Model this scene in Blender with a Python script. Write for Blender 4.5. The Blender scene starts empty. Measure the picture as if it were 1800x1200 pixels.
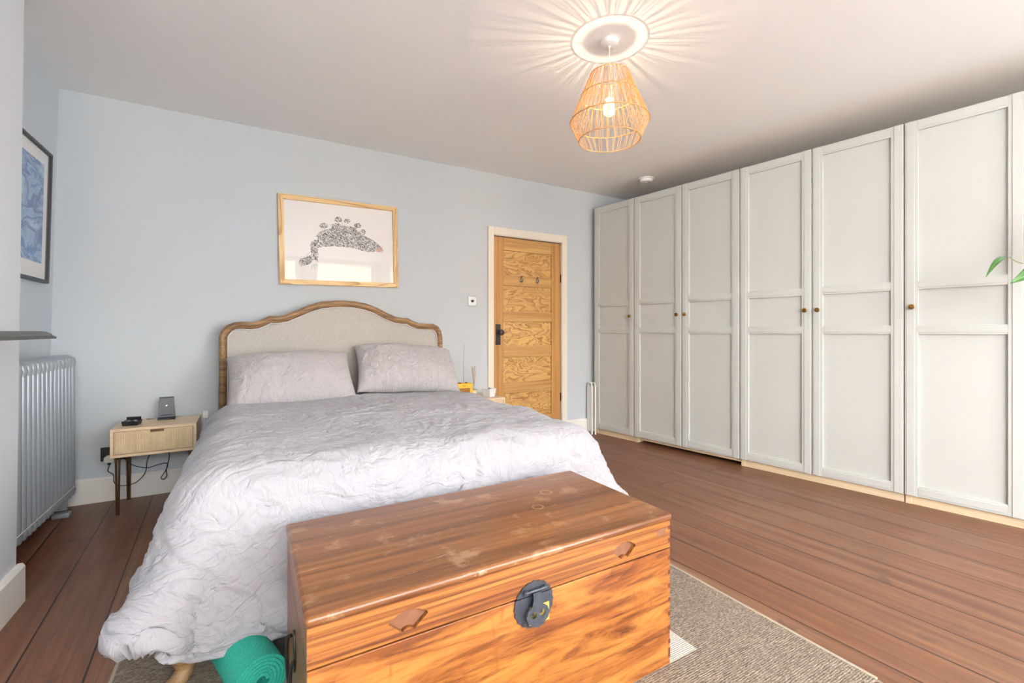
import bpy, bmesh, math, random
import numpy as np
from mathutils import Vector, Matrix
from mathutils.geometry import tessellate_polygon
random.seed(7); rng = np.random.RandomState(11)
SC = bpy.context.scene
COL = SC.collection
R = math.radians

# ------------------------------------------------------------------ camera, world, exposure
cd = bpy.data.cameras.new('camera'); cam = bpy.data.objects.new('camera', cd); COL.objects.link(cam)
cam.location = (0, 0, 1.06); cam.rotation_euler = (R(90), 0, R(-30.1))
cd.sensor_width = 36; cd.lens = 16.0; cd.shift_y = -17/1800; cd.clip_start = .02
SC.camera = cam
w = bpy.data.worlds.new('sky'); SC.world = w; w.use_nodes = True
bg = w.node_tree.nodes['Background']; bg.inputs[0].default_value = (.92, .96, 1.0, 1); bg.inputs[1].default_value = 26.0
SC.view_settings.view_transform = 'Standard'; SC.view_settings.look = 'None'
SC.view_settings.gamma = 1; SC.view_settings.use_curve_mapping = False
SC.view_settings.exposure = 0.12
try:
    SC.cycles.max_bounces = 12; SC.cycles.diffuse_bounces = 7; SC.cycles.transparent_max_bounces = 16
    SC.cycles.caustics_reflective = False; SC.cycles.caustics_refractive = False
    SC.cycles.sample_clamp_indirect = 8
except Exception: pass
WINS = [(-.6, .85), (1.15, 2.3), (2.6, 4.0)]; WZ = (.28, 2.49); FY = -2.3
for (a, b) in WINS:                                   # daylight enters here: light portals in the window openings
    ld = bpy.data.lights.new('window_daylight', 'AREA'); lo = bpy.data.objects.new('window_daylight', ld); COL.objects.link(lo)
    ld.shape = 'RECTANGLE'; ld.size = b-a; ld.size_y = WZ[1]-WZ[0]; ld.cycles.is_portal = True
    lo.location = ((a+b)/2, FY-.13, (WZ[0]+WZ[1])/2); lo.rotation_euler = (R(90), 0, 0)
LAMP = Vector((1.58, 1.744, 2.185))
ld = bpy.data.lights.new('bulb_light', 'POINT'); lo = bpy.data.objects.new('bulb_light', ld); COL.objects.link(lo)
ld.energy = 15; ld.color = (1, .76, .52); ld.shadow_soft_size = .003; lo.location = LAMP

# ------------------------------------------------------------------ materials
def S(*c):
    if len(c) == 1: c = [int(c[0][i:i+2], 16) for i in (0, 2, 4)]
    return tuple(((v/255)/12.92 if v/255 <= .04045 else ((v/255+.055)/1.055)**2.4) for v in c)+(1,)
class N:
    def __init__(s, name):
        s.m = bpy.data.materials.new(name); s.m.use_nodes = True; s.t = s.m.node_tree; s.n = s.t.nodes; s.l = s.t.links
        s.b = s.n['Principled BSDF']; s.out = s.n['Material Output']
    def add(s, typ, ins=None, **kw):
        n = s.n.new('ShaderNode'+typ)
        for k, v in kw.items(): setattr(n, k, v)
        for k, v in (ins or {}).items():
            if isinstance(v, bpy.types.NodeSocket): s.l.new(v, n.inputs[k])
            else: n.inputs[k].default_value = v
        return n
    def obj(s): return s.add('TexCoord').outputs['Object']
    def uv(s): return s.add('TexCoord').outputs['UV']
    def map(s, v, scale=(1, 1, 1), loc=(0, 0, 0), rot=(0, 0, 0)):
        return s.add('Mapping', {0: v, 'Scale': scale, 'Location': loc, 'Rotation': rot}).outputs[0]
    def noise(s, v, sc=5, det=3, rough=.5, dist=0, o=0):
        return s.add('TexNoise', {'Vector': v, 'Scale': sc, 'Detail': det, 'Roughness': rough, 'Distortion': dist}).outputs[o]
    def ramp(s, f, stops):
        r = s.add('ValToRGB', {0: f}); e = r.color_ramp.elements
        while len(e) < len(stops): e.new(.5)
        for q, (p, c) in zip(e, stops): q.position = p; q.color = c if len(c) == 4 else (*c, 1)
        return r.outputs[0]
    def math(s, op, a, b=0.0, c=0.0):
        return s.add('Math', {0: a, 1: b, 2: c}, operation=op).outputs[0]
    def mix(s, f, a, b, mode='MIX'):
        n = s.add('Mix', data_type='RGBA', blend_type=mode)
        for k, v in ((0, f), (6, a), (7, b)):
            if isinstance(v, bpy.types.NodeSocket): s.l.new(v, n.inputs[k])
            else: n.inputs[k].default_value = v
        return n.outputs[2]
    def bump(s, h, st=.3, d=.01, nrm=None):
        ins = {'Height': h, 'Strength': st, 'Distance': d}
        if nrm is not None: ins['Normal'] = nrm
        return s.add('Bump', ins).outputs[0]
    def set(s, **kw):
        for k, v in kw.items():
            k = {'color': 'Base Color', 'rough': 'Roughness', 'metal': 'Metallic', 'normal': 'Normal', 'spec': 'Specular IOR Level', 'coat': 'Coat Weight', 'coatr': 'Coat Roughness', 'sheen': 'Sheen Weight', 'sub': 'Subsurface Weight', 'emc': 'Emission Color', 'ems': 'Emission Strength', 'trans': 'Transmission Weight'}[k]
            if isinstance(v, bpy.types.NodeSocket): s.l.new(v, s.b.inputs[k])
            else: s.b.inputs[k].default_value = v
        return s.m
def plain(name, col, rough=.5, metal=0, var=.04, nsc=6, bump=0, bsc=80, **kw):
    n = N(name); v = n.obj()
    f = n.noise(v, nsc, 4)
    c = n.mix(f, tuple(x*(1-var) for x in col[:3])+(1,), tuple(min(1, x*(1+var)) for x in col[:3])+(1,))
    d = dict(color=c, rough=rough, metal=metal)
    if bump: d['normal'] = n.bump(n.noise(v, bsc, 3), bump, .002)
    d.update(kw); return n.set(**d)
M = {}
M['wall'] = plain('painted_wall', S(190, 197, 203), .75, var=.012, nsc=2, bump=.12, bsc=60)
M['chimney'] = plain('painted_chimney', S(198, 202, 207), .75, var=.012, nsc=2, bump=.12, bsc=60)
M['ceiling'] = plain('painted_ceiling', S(243, 243, 243), .85, var=.008, nsc=2, bump=.06, bsc=50)
M['skirting'] = plain('skirting_paint', S(226, 224, 218), .4, var=.01)
M['trim'] = plain('door_trim_paint', S(226, 218, 205), .4, var=.015)
M['white'] = plain('white_plastic', S(236, 235, 232), .35, var=.01)
M['slate'] = plain('slate', S(78, 80, 80), .45, var=.2, nsc=14, bump=.2)
M['chrome'] = plain('chrome', S(160, 160, 162), .3, 1, var=.02)
M['iron'] = plain('aged_iron', S(72, 76, 84), .42, .55, var=.35, nsc=45, bump=.5, bsc=150)
M['blackiron'] = plain('black_iron', S(42, 38, 36), .45, .4, var=.2, nsc=30, bump=.3)
M['brass'] = plain('brass', S(150, 112, 58), .3, 1, var=.06)
M['bronze'] = plain('bronze_leg', S(112, 86, 58), .32, .9, var=.08)
M['radiator'] = plain('radiator_paint', S(158, 166, 172), .3, .3, var=.03)
M['black'] = plain('black_plastic', S(28, 29, 32), .4, var=.1)
M['cable'] = plain('black_cable', S(30, 32, 36), .5, var=.05)
M['greycloth'] = plain('grey_fabric', S(112, 112, 120), .8, var=.1, nsc=200)
M['yellow'] = plain('yellow_leatherette', S(238, 172, 20), .45, var=.04, nsc=60, bump=.1)
M['grille'] = plain('speaker_grille', S(138, 96, 30), .7, var=.3, nsc=300)
M['ceramic'] = plain('white_ceramic', S(232, 234, 238), .2, var=.01)
M['reed'] = plain('reed', S(178, 150, 122), .8, var=.1)
M['wax'] = plain('cream_label', S(225, 214, 180), .6, var=.04)
M['plinth'] = None
M['gold'] = plain('gold_sticker', S(205, 190, 96), .35, .5, var=.25, nsc=60)
M['brick'] = None
M['outside'] = plain('pale_stucco', S(225, 222, 215), .8)
M['earth'] = plain('street', S(240, 239, 236), .9)
M['soil'] = plain('soil', S(60, 45, 35), .9, var=.3, nsc=60)
M['terracotta'] = plain('planter_clay', S(190, 180, 168), .8, var=.06)

def glass(name, rough=0.0, ior=1.45, tint=(1, 1, 1, 1), gain=1.0):
    n = N(name); n.n.remove(n.b)
    t = n.add('BsdfTransparent', {0: tint}); g = n.add('BsdfGlossy', {0: (1, 1, 1, 1), 'Roughness': rough})
    fr = n.math('MULTIPLY', n.math('MULTIPLY', n.add('Fresnel', {0: ior}).outputs[0], gain), n.math('SUBTRACT', 1, n.add('NewGeometry').outputs['Backfacing']))
    mx = n.add('MixShader', {0: fr, 1: t.outputs[0], 2: g.outputs[0]}); n.l.new(mx.outputs[0], n.out.inputs[0]); return n.m
M['glass'] = glass('clear_glass'); M['picglass'] = glass('picture_glass', 0.0, 1.5, gain=.9)
def m_bulb():
    n = N('glowing_bulb_glass'); n.n.remove(n.b)
    t = n.add('BsdfTransparent'); e = n.add('Emission', {0: (1, .78, .42, 1), 1: 3.0})
    lw = n.add('LayerWeight', {0: .35}).outputs['Facing']
    mx = n.add('MixShader', {0: n.ramp(lw, [(0, (.75,)*3), (1, (.25,)*3)]), 1: t.outputs[0], 2: e.outputs[0]}); n.l.new(mx.outputs[0], n.out.inputs[0]); return n.m
M['bulb'] = m_bulb()

def wood(name, light, dark, axis='X', freq=14, stretch=.12, dist=3, rough=.4, fine=.35, coat=0, fig=0.0, con=(.33, .68), blotch=None, seed=0, bump=.15, wobble=1.6):
    """timber: streaky grain drawn out along `axis`, plus an optional share `fig` of wavy flat-sawn figure"""
    n = N(name); v = n.obj(); k = 'XYZ'.index(axis)
    def st(c): t = [1.0, 1.0, 1.0]; t[k] = c; return tuple(t)
    v0 = n.map(v, loc=(seed*3.1, seed*1.7, seed*.9)); q = n.map(v0, st(stretch))
    warp = n.add('VectorMath', {0: n.noise(q, wobble*2, 2, .5, 0, 1), 1: (dist*.02,)*3}, operation='MULTIPLY').outputs[0]
    qq = n.add('VectorMath', {0: q, 1: warp}, operation='ADD').outputs[0]
    g = n.noise(n.map(qq, st(.35)), freq, 6, .68, .3)
    if fig:
        f1 = n.noise(qq, wobble*2.2, 3, .5, .4); f1 = n.math('FRACT', n.math('MULTIPLY', f1, freq*.45)); f1 = n.math('POWER', f1, 1.8)
        g = n.math('ADD', n.math('MULTIPLY', g, 1-fig), n.math('MULTIPLY', f1, fig))
    col = n.ramp(g, [(con[0], light), (con[1], dark)])
    fg = n.noise(n.map(v, tuple(150 if c == 1 else 4 for c in st(0))), 1, 4, .6)
    col = n.mix(n.math('MULTIPLY', n.ramp(fg, [(.45, (0,)*3), (.65, (1,)*3)]), fine), col, dark)
    big = n.noise(q, 3.5, 3)
    col = n.mix(n.ramp(big, [(.4, (0,)*3), (.75, (.4,)*3)]), col, dark)
    if blotch: col = blotch(n, v, col)
    d = dict(color=col, rough=rough, coat=coat, coatr=.15)
    if bump: d['normal'] = n.bump(n.math('ADD', fg, g), bump, .0012)
    return n.set(**d)
M['oak_frame'] = wood('pale_oak_frame', S(228, 198, 144), S(176, 134, 82), 'X', 60, .12, 3, .45, .3, fig=.5)
M['oak_frame_v'] = wood('pale_oak_frame_upright', S(228, 198, 144), S(176, 134, 82), 'Z', 60, .12, 3, .45, .3, fig=.5)
M['nightstand'] = wood('light_oak_veneer', S(230, 208, 176), S(208, 180, 144), 'X', 50, .08, 1.5, .45, .25, bump=.05)
M['bedwood'] = wood('weathered_bed_wood', S(176, 140, 98), S(98, 68, 42), 'X', 34, .3, 3, .5, .4)
M['plinth'] = wood('birch_plinth', S(232, 212, 178), S(214, 188, 150), 'X', 40, .08, 1, .5, .2, bump=.05)
M['door_stile'] = wood('stripped_pine_stile', S(202, 156, 92), S(152, 100, 46), 'Z', 34, .05, 2, .42, .2)
M['door_rail'] = wood('stripped_pine_rail', S(204, 162, 98), S(160, 112, 58), 'X', 34, .08, 2, .42, .2)
M['door_panel'] = wood('figured_pine_panel', S(208, 166, 100), S(156, 106, 54), 'X', 40, .35, 9, .4, .2, fig=.5, seed=3, wobble=2.6)
def chest_marks(n, v, col):
    p = n.noise(v, 9, 5, .65); col = n.mix(n.ramp(p, [(.56, (0,)*3), (.66, (.35,)*3)]), col, S(196, 160, 122))
    p = n.noise(n.map(v, (3, 22, 5)), 2.4, 5, .75, 1); col = n.mix(n.ramp(p, [(.64, (0,)*3), (.68, (.4,)*3)]), col, S(206, 176, 146))
    for cx, cy, rr in ((.30, .10, .021), (.20, .0, .018)):
        dd = n.add('VectorMath', {0: n.map(v, (1, 1, 0), (-cx, -cy, 0)), 1: n.add('VectorMath', {0: n.noise(v, 25, 2, .5, 0, 1), 1: (.014,)*3}, operation='MULTIPLY').outputs[0]}, operation='ADD').outputs[0]
        ln = n.add('VectorMath', {0: dd}, operation='LENGTH').outputs[1]
        ring = n.math('LESS_THAN', n.math('ABSOLUTE', n.math('SUBTRACT', ln, rr)), .0018)
        col = n.mix(n.math('MULTIPLY', ring, n.math('MULTIPLY', p, .75)), col, S(220, 184, 140))
    return col
M['chest_top'] = wood('chest_worn_top', S(152, 98, 54), S(92, 52, 25), 'X', 30, .10, 3, .30, .3, .15, con=(.36, .64), blotch=chest_marks, seed=2, bump=.1)
M['chest_lid'] = wood('chest_lid_front', S(176, 112, 54), S(92, 46, 18), 'X', 95, .04, 2.2, .30, .3, .25, con=(.38, .62), seed=5)
M['chest_end'] = wood('chest_end_grain', S(158, 98, 54), S(100, 54, 28), 'Y', 40, .08, 3, .4, .3, .15, seed=4)
def flame(n, v, col):
    q = n.map(v, (1.3, 1, 9), (0, 0, 0), (0, R(14), 0)); p = n.noise(q, 1.9, 6, .68, .8)
    col = n.mix(n.ramp(p, [(.42, (0,)*3), (.62, (.75,)*3)]), col, S(188, 122, 56))
    q2 = n.map(v, (16, 1, 2.5), (0, 0, 0), (0, R(-20), 0)); p2 = n.noise(q2, 1.5, 3, .6, 1)
    col = n.mix(n.ramp(p2, [(.6, (0,)*3), (.72, (.5,)*3)]), col, S(126, 62, 22))
    dd = n.add('VectorMath', {0: n.map(v, (1, 0, 1.9), (-.30, 0, .10))}, operation='LENGTH').outputs[1]
    dk = n.math('ADD', dd, n.math('MULTIPLY', n.noise(v, 40, 3), .022))
    return n.mix(n.ramp(dk, [(.022, (.85,)*3), (.042, (.0,)*3), (.05, (.35,)*3), (.075, (0,)*3)]), col, S(118, 54, 22))
M['chest_front'] = wood('chest_figured_front', S(154, 90, 38), S(86, 40, 15), 'X', 60, .12, 5, .30, .3, .3, fig=.1, con=(.36, .62), blotch=flame, seed=8)
M['endgrain'] = plain('dark_end_grain', S(92, 44, 26), .5, var=.2, nsc=60)
M['foxed'] = plain('carved_recess', S(122, 80, 54), .6, var=.3, nsc=50, bump=.3)

def m_floor():
    n = N('oiled_floorboards'); v = n.obj(); th = R(3.1)
    L = n.add('VectorMath', {0: v, 1: (-math.sin(th), math.cos(th), 0)}, operation='DOT_PRODUCT').outputs['Value']
    W = n.add('VectorMath', {0: v, 1: (math.cos(th), math.sin(th), 0)}, operation='DOT_PRODUCT').outputs['Value']
    W = n.math('ADD', W, .526+.193*20); L2 = n.math('ADD', L, 11.35)
    p = n.add('CombineXYZ', {0: L2, 1: W}).outputs[0]
    br = n.add('TexBrick', {'Vector': p, 'Color1': (0,)*3+(1,), 'Color2': (1,)*3+(1,), 'Mortar': (.5,)*3+(1,), 'Scale': 1, 'Mortar Size': .003,
                            'Mortar Smooth': .1, 'Bias': 0, 'Brick Width': 2.9, 'Row Height': .193}, offset=.37, offset_frequency=3)
    rnd = n.add('SeparateXYZ', {0: br.outputs[0]}).outputs[0]
    q = n.add('CombineXYZ', {0: n.math('MULTIPLY', L2, .55), 1: n.math('MULTIPLY', W, 13), 2: n.math('MULTIPLY', rnd, 9)}).outputs[0]
    g = n.noise(q, 1.5, 5, .62, .8)
    base = n.ramp(g, [(.3, S(92, 57, 40)), (.48, S(120, 79, 55)), (.7, S(140, 103, 76))])
    base = n.mix(n.math('MULTIPLY', rnd, .55), base, S(110, 62, 38))
    q2 = n.add('CombineXYZ', {0: n.math('MULTIPLY', L2, 3), 1: n.math('MULTIPLY', W, 180), 2: rnd}).outputs[0]
    fg = n.noise(q2, 1, 4, .65); base = n.mix(n.math('MULTIPLY', n.ramp(fg, [(.42, (0,)*3), (.62, (1,)*3)]), .4), base, S(84, 52, 38))
    q3 = n.add('CombineXYZ', {0: n.math('MULTIPLY', L2, 2.2), 1: n.math('MULTIPLY', W, 38), 2: n.math('MULTIPLY', rnd, 5)}).outputs[0]
    mg = n.noise(q3, 1.3, 4, .7, 1.2); base = n.mix(n.ramp(mg, [(.5, (0,)*3), (.68, (.55,)*3)]), base, S(86, 52, 36))
    kn = n.noise(v, 7, 3, .6); base = n.mix(n.ramp(kn, [(.64, (0,)*3), (.72, (.55,)*3)]), base, S(78, 56, 46))
    bl = n.noise(v, 1.6, 4, .6); base = n.mix(n.ramp(bl, [(.45, (0,)*3), (.75, (.4,)*3)]), base, S(110, 86, 70))
    vo = n.add('TexVoronoi', {'Vector': v, 'Scale': 5.5}).outputs['Distance']
    base = n.mix(n.math('LESS_THAN', vo, .022), base, S(205, 185, 165))
    base = n.mix(br.outputs['Fac'], base, S(38, 22, 16))
    h = n.math('ADD', n.math('MULTIPLY', br.outputs['Fac'], -1.0), n.math('MULTIPLY', fg, .12))
    ro = n.ramp(bl, [(.3, (.33,)*3), (.7, (.48,)*3)])
    return n.set(color=base, rough=ro, normal=n.bump(h, .5, .002), spec=.45)
M['floor'] = m_floor()

def m_linen(name, col, scale=1.0, weave=.25, dir1=(1.3, 7.5, 1), st=.55):
    n = N(name); v = n.uv()
    wv = n.add('VectorMath', {0: n.noise(v, 3.2*scale, 3, .5, 0, 1), 1: (.28,)*3}, operation='MULTIPLY').outputs[0]
    q = n.add('VectorMath', {0: v, 1: wv}, operation='ADD').outputs[0]
    def rid(vec, sc, det=3):
        a = n.noise(vec, sc, det, .55); a = n.math('ABSOLUTE', n.math('SUBTRACT', a, .5)); return n.math('SUBTRACT', 1, n.math('MINIMUM', n.math('MULTIPLY', a, 15), 1))
    r1 = rid(n.map(q, dir1), 2.2*scale); r2 = rid(q, 7*scale); r3 = n.math('ADD', rid(n.map(q, (1, 1, 1), (3, 5, 1), (0, 0, .8)), 15*scale), n.math('MULTIPLY', rid(n.map(q, (1, 1, 1), (7, 2, 1), (0, 0, 2.1)), 30*scale), .6))
    msk = n.ramp(n.noise(v, 2.5*scale, 2), [(.4, (.15,)*3), (.6, (1,)*3)])
    h = n.math('ADD', n.math('ADD', n.math('MULTIPLY', r1, .7), n.math('MULTIPLY', n.math('MULTIPLY', r2, msk), .8)), n.math('MULTIPLY', r3, .35))
    b1 = n.bump(h, st, .006)
    fib = n.noise(n.map(v, (420, 60, 1)), 1, 2); fib2 = n.noise(n.map(v, (60, 420, 1)), 1, 2)
    b2 = n.bump(n.math('ADD', fib, fib2), weave, .0012, b1)
    c = n.mix(n.math('MULTIPLY', n.math('ADD', fib, fib2), .35), tuple(min(1, x*1.1) for x in col[:3])+(1,), tuple(x*.84 for x in col[:3])+(1,))
    return n.set(color=c, rough=.9, normal=b2, sheen=.15)
M['linen'] = m_linen('washed_linen', S(163, 161, 165), st=.65)
M['pillowlinen'] = m_linen('washed_pillow_linen', S(178, 173, 174), 1.6, dir1=(3, 1.5, 1), st=.6)
def m_weave(name, col, a, b, sc=420, st=.3):
    n = N(name); v = n.obj()
    f1 = n.noise(n.map(v, a), sc, 2); f2 = n.noise(n.map(v, b), sc, 2)
    s_ = n.math('ADD', f1, f2)
    c = n.mix(n.ramp(n.math('MULTIPLY', s_, .5), [(.38, (0,)*3), (.62, (1,)*3)]), tuple(x*.85 for x in col[:3])+(1,), tuple(min(1, x*1.08) for x in col[:3])+(1,))
    return n.set(color=c, rough=.95, normal=n.bump(s_, st, .001), sheen=.2)
M['uphol'] = m_weave('headboard_linen', S(182, 177, 170), (1, 1, .1), (.1, 1, 1))
M['sheet'] = m_weave('sheet_linen', S(205, 200, 202), (1, .1, 1), (.1, 1, 1))

def m_rug():
    n = N('woven_rug'); v = n.obj(); s = n.add('SeparateXYZ', {0: v})
    x, y = s.outputs[0], s.outputs[1]
    f1 = n.noise(n.map(v, (1, 4, 1), (0, 0, 0), (0, 0, R(8))), 85, 3, .75); f2 = n.noise(v, 9, 4, .6)
    rib = n.add('TexWave', {'Vector': v, 'Scale': 45, 'Distortion': 2.5, 'Detail': 2}, bands_direction='Y').outputs['Fac']
    taupe = n.ramp(f1, [(.36, S(78, 64, 52)), (.5, S(130, 114, 98)), (.62, S(172, 156, 138))])
    taupe = n.mix(n.math('MULTIPLY', f2, .4), taupe, S(116, 102, 84))
    cream = n.ramp(f1, [(.3, S(176, 169, 155)), (.7, S(204, 198, 186))])
    inside = n.math('MULTIPLY', n.math('LESS_THAN', n.math('ABSOLUTE', x), .6425), n.math('LESS_THAN', n.math('ABSOLUTE', y), .64))
    h = n.math('ADD', f1, n.math('MULTIPLY', rib, .35))
    return n.set(color=n.mix(inside, taupe, cream), rough=.95, normal=n.bump(h, .8, .004))
M['rug'] = m_rug()
M['fringe'] = plain('rug_edge_yarn', S(160, 150, 130), .95, var=.2, nsc=200)
def m_rattan():
    n = N('woven_cane'); v = n.obj()
    a = n.add('TexWave', {'Vector': v, 'Scale': 42, 'Distortion': .6, 'Detail': 1}, bands_direction='X').outputs['Fac']
    b = n.add('TexWave', {'Vector': v, 'Scale': 42, 'Distortion': .6, 'Detail': 1}, bands_direction='Z').outputs['Fac']
    m = n.math('MULTIPLY', n.math('LESS_THAN', a, .45), n.math('LESS_THAN', b, .5))
    str_ = n.noise(n.map(v, (60, 1, 3)), 1, 2)
    c = n.mix(str_, S(232, 208, 168), S(206, 180, 140))
    c = n.mix(n.math('MULTIPLY', m, n.ramp(n.noise(v, 22, 2), [(.35, (.35,)*3), (.6, (.9,)*3)])), c, S(132, 108, 80))
    return n.set(color=c, rough=.6, normal=n.bump(n.math('ADD', a, b), .4, .001))
M['rattan'] = m_rattan()
def m_ward():
    n = N('wardrobe_finish'); v = n.obj()
    g = n.noise(n.map(v, (90, 90, 3)), 1, 3); c = n.mix(g, S(194, 195, 189), S(191, 192, 186))
    return n.set(color=c, rough=.42, normal=n.bump(g, .03, .0004))
M['ward'] = m_ward()
M['ward_body'] = plain('wardrobe_carcass', S(196, 178, 154), .5)
def m_strand():
    n = N('paper_rattan_strand'); n.set(color=S(208, 172, 122), rough=.6)
    tr = n.add('BsdfTranslucent', {0: S(232, 190, 132)}); mx = n.add('MixShader', {0: .45, 1: n.b.outputs[0], 2: tr.outputs[0]}); n.l.new(mx.outputs[0], n.out.inputs[0]); return n.m
M['strand'] = m_strand()
M['ring'] = plain('cane_ring', S(186, 142, 92), .5)
def m_ink():
    n = N('ink_drawing'); v = n.obj()
    q = n.add('VectorMath', {0: v, 1: n.add('VectorMath', {0: n.noise(v, 18, 3, .6, 0, 1), 1: (.07,)*3}, operation='MULTIPLY').outputs[0]}, operation='ADD').outputs[0]
    a = n.add('TexWave', {'Vector': q, 'Scale': 32, 'Distortion': 9, 'Detail': 4, 'Detail Scale': 2.5}, bands_direction='DIAGONAL').outputs['Fac']
    b = n.noise(v, 26, 5, .7); f = n.math('MULTIPLY', n.math('ADD', a, b), .5)
    c = n.ramp(f, [(.28, S(60, 60, 62)), (.46, S(140, 140, 142)), (.6, S(226, 225, 226))])
    return n.set(color=c, rough=.8)
M['ink'] = m_ink()
M['inkline'] = plain('ink_line', S(70, 68, 70), .8)
M['redink'] = plain('red_ink', S(206, 170, 158), .8, var=.3, nsc=90)
M['paper'] = plain('white_paper', S(238, 236, 236), .85, var=.006)
M['mount'] = plain('mount_board', S(228, 226, 222), .85, var=.01)
M['blackframe'] = plain('black_frame', S(44, 47, 50), .4, var=.1)
def m_wave():
    n = N('blue_painting'); v = n.obj()
    q = n.add('VectorMath', {0: v, 1: n.add('VectorMath', {0: n.noise(v, 4, 3, .5, 0, 1), 1: (.3,)*3}, operation='MULTIPLY').outputs[0]}, operation='ADD').outputs[0]
    a = n.noise(n.map(q, (1, 1.5, 4), (0, .3, .2), (R(40), 0, 0)), 2.0, 5, .55, .5)
    z = n.add('SeparateXYZ', {0: v}).outputs[2]
    f = n.math('ADD', a, n.math('MULTIPLY', z, .35))
    c = n.ramp(f, [(.3, S(36, 46, 78)), (.42, S(48, 84, 142)), (.52, S(70, 122, 178)), (.58, S(150, 176, 206)), (.63, S(50, 88, 150)), (.76, S(170, 194, 216))])
    return n.set(color=c, rough=.6)
M['wavepaint'] = m_wave()
def m_brick():
    n = N('pale_brick'); v = n.obj(); s = n.add('SeparateXYZ', {0: v})
    p = n.add('CombineXYZ', {0: s.outputs[0], 1: s.outputs[2]}).outputs[0]
    br = n.add('TexBrick', {'Vector': p, 'Color1': S(206, 182, 150), 'Color2': S(176, 150, 122), 'Mortar': S(216, 208, 196), 'Scale': 1, 'Mortar Size': .008, 'Brick Width': .23, 'Row Height': .075})
    return n.set(color=br.outputs[0], rough=.9)
M['brick'] = m_brick()
M['darkglass'] = plain('street_window_glass', S(110, 124, 140), .1, var=.1)
def m_leaf():
    n = N('glossy_leaf'); v = n.uv(); s = n.add('SeparateXYZ', {0: v}).outputs[0]
    c = n.mix(n.noise(v, 6, 3), S(34, 76, 28), S(78, 128, 58))
    mid = n.math('LESS_THAN', n.math('ABSOLUTE', n.math('SUBTRACT', s, .5)), .02); c = n.mix(mid, c, S(160, 190, 110))
    return n.set(color=c, rough=.3, sub=0)
M['leaf'] = m_leaf()
M['stem'] = plain('green_stem', S(128, 150, 88), .5)
def m_mat():
    n = N('teal_foam'); v = n.obj()
    b = n.add('TexVoronoi', {'Vector': v, 'Scale': 260}).outputs['Distance']
    return n.set(color=n.mix(b, S(20, 134, 116), S(44, 172, 150)), rough=.75, normal=n.bump(b, .4, .001))
M['mat'] = m_mat()

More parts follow.
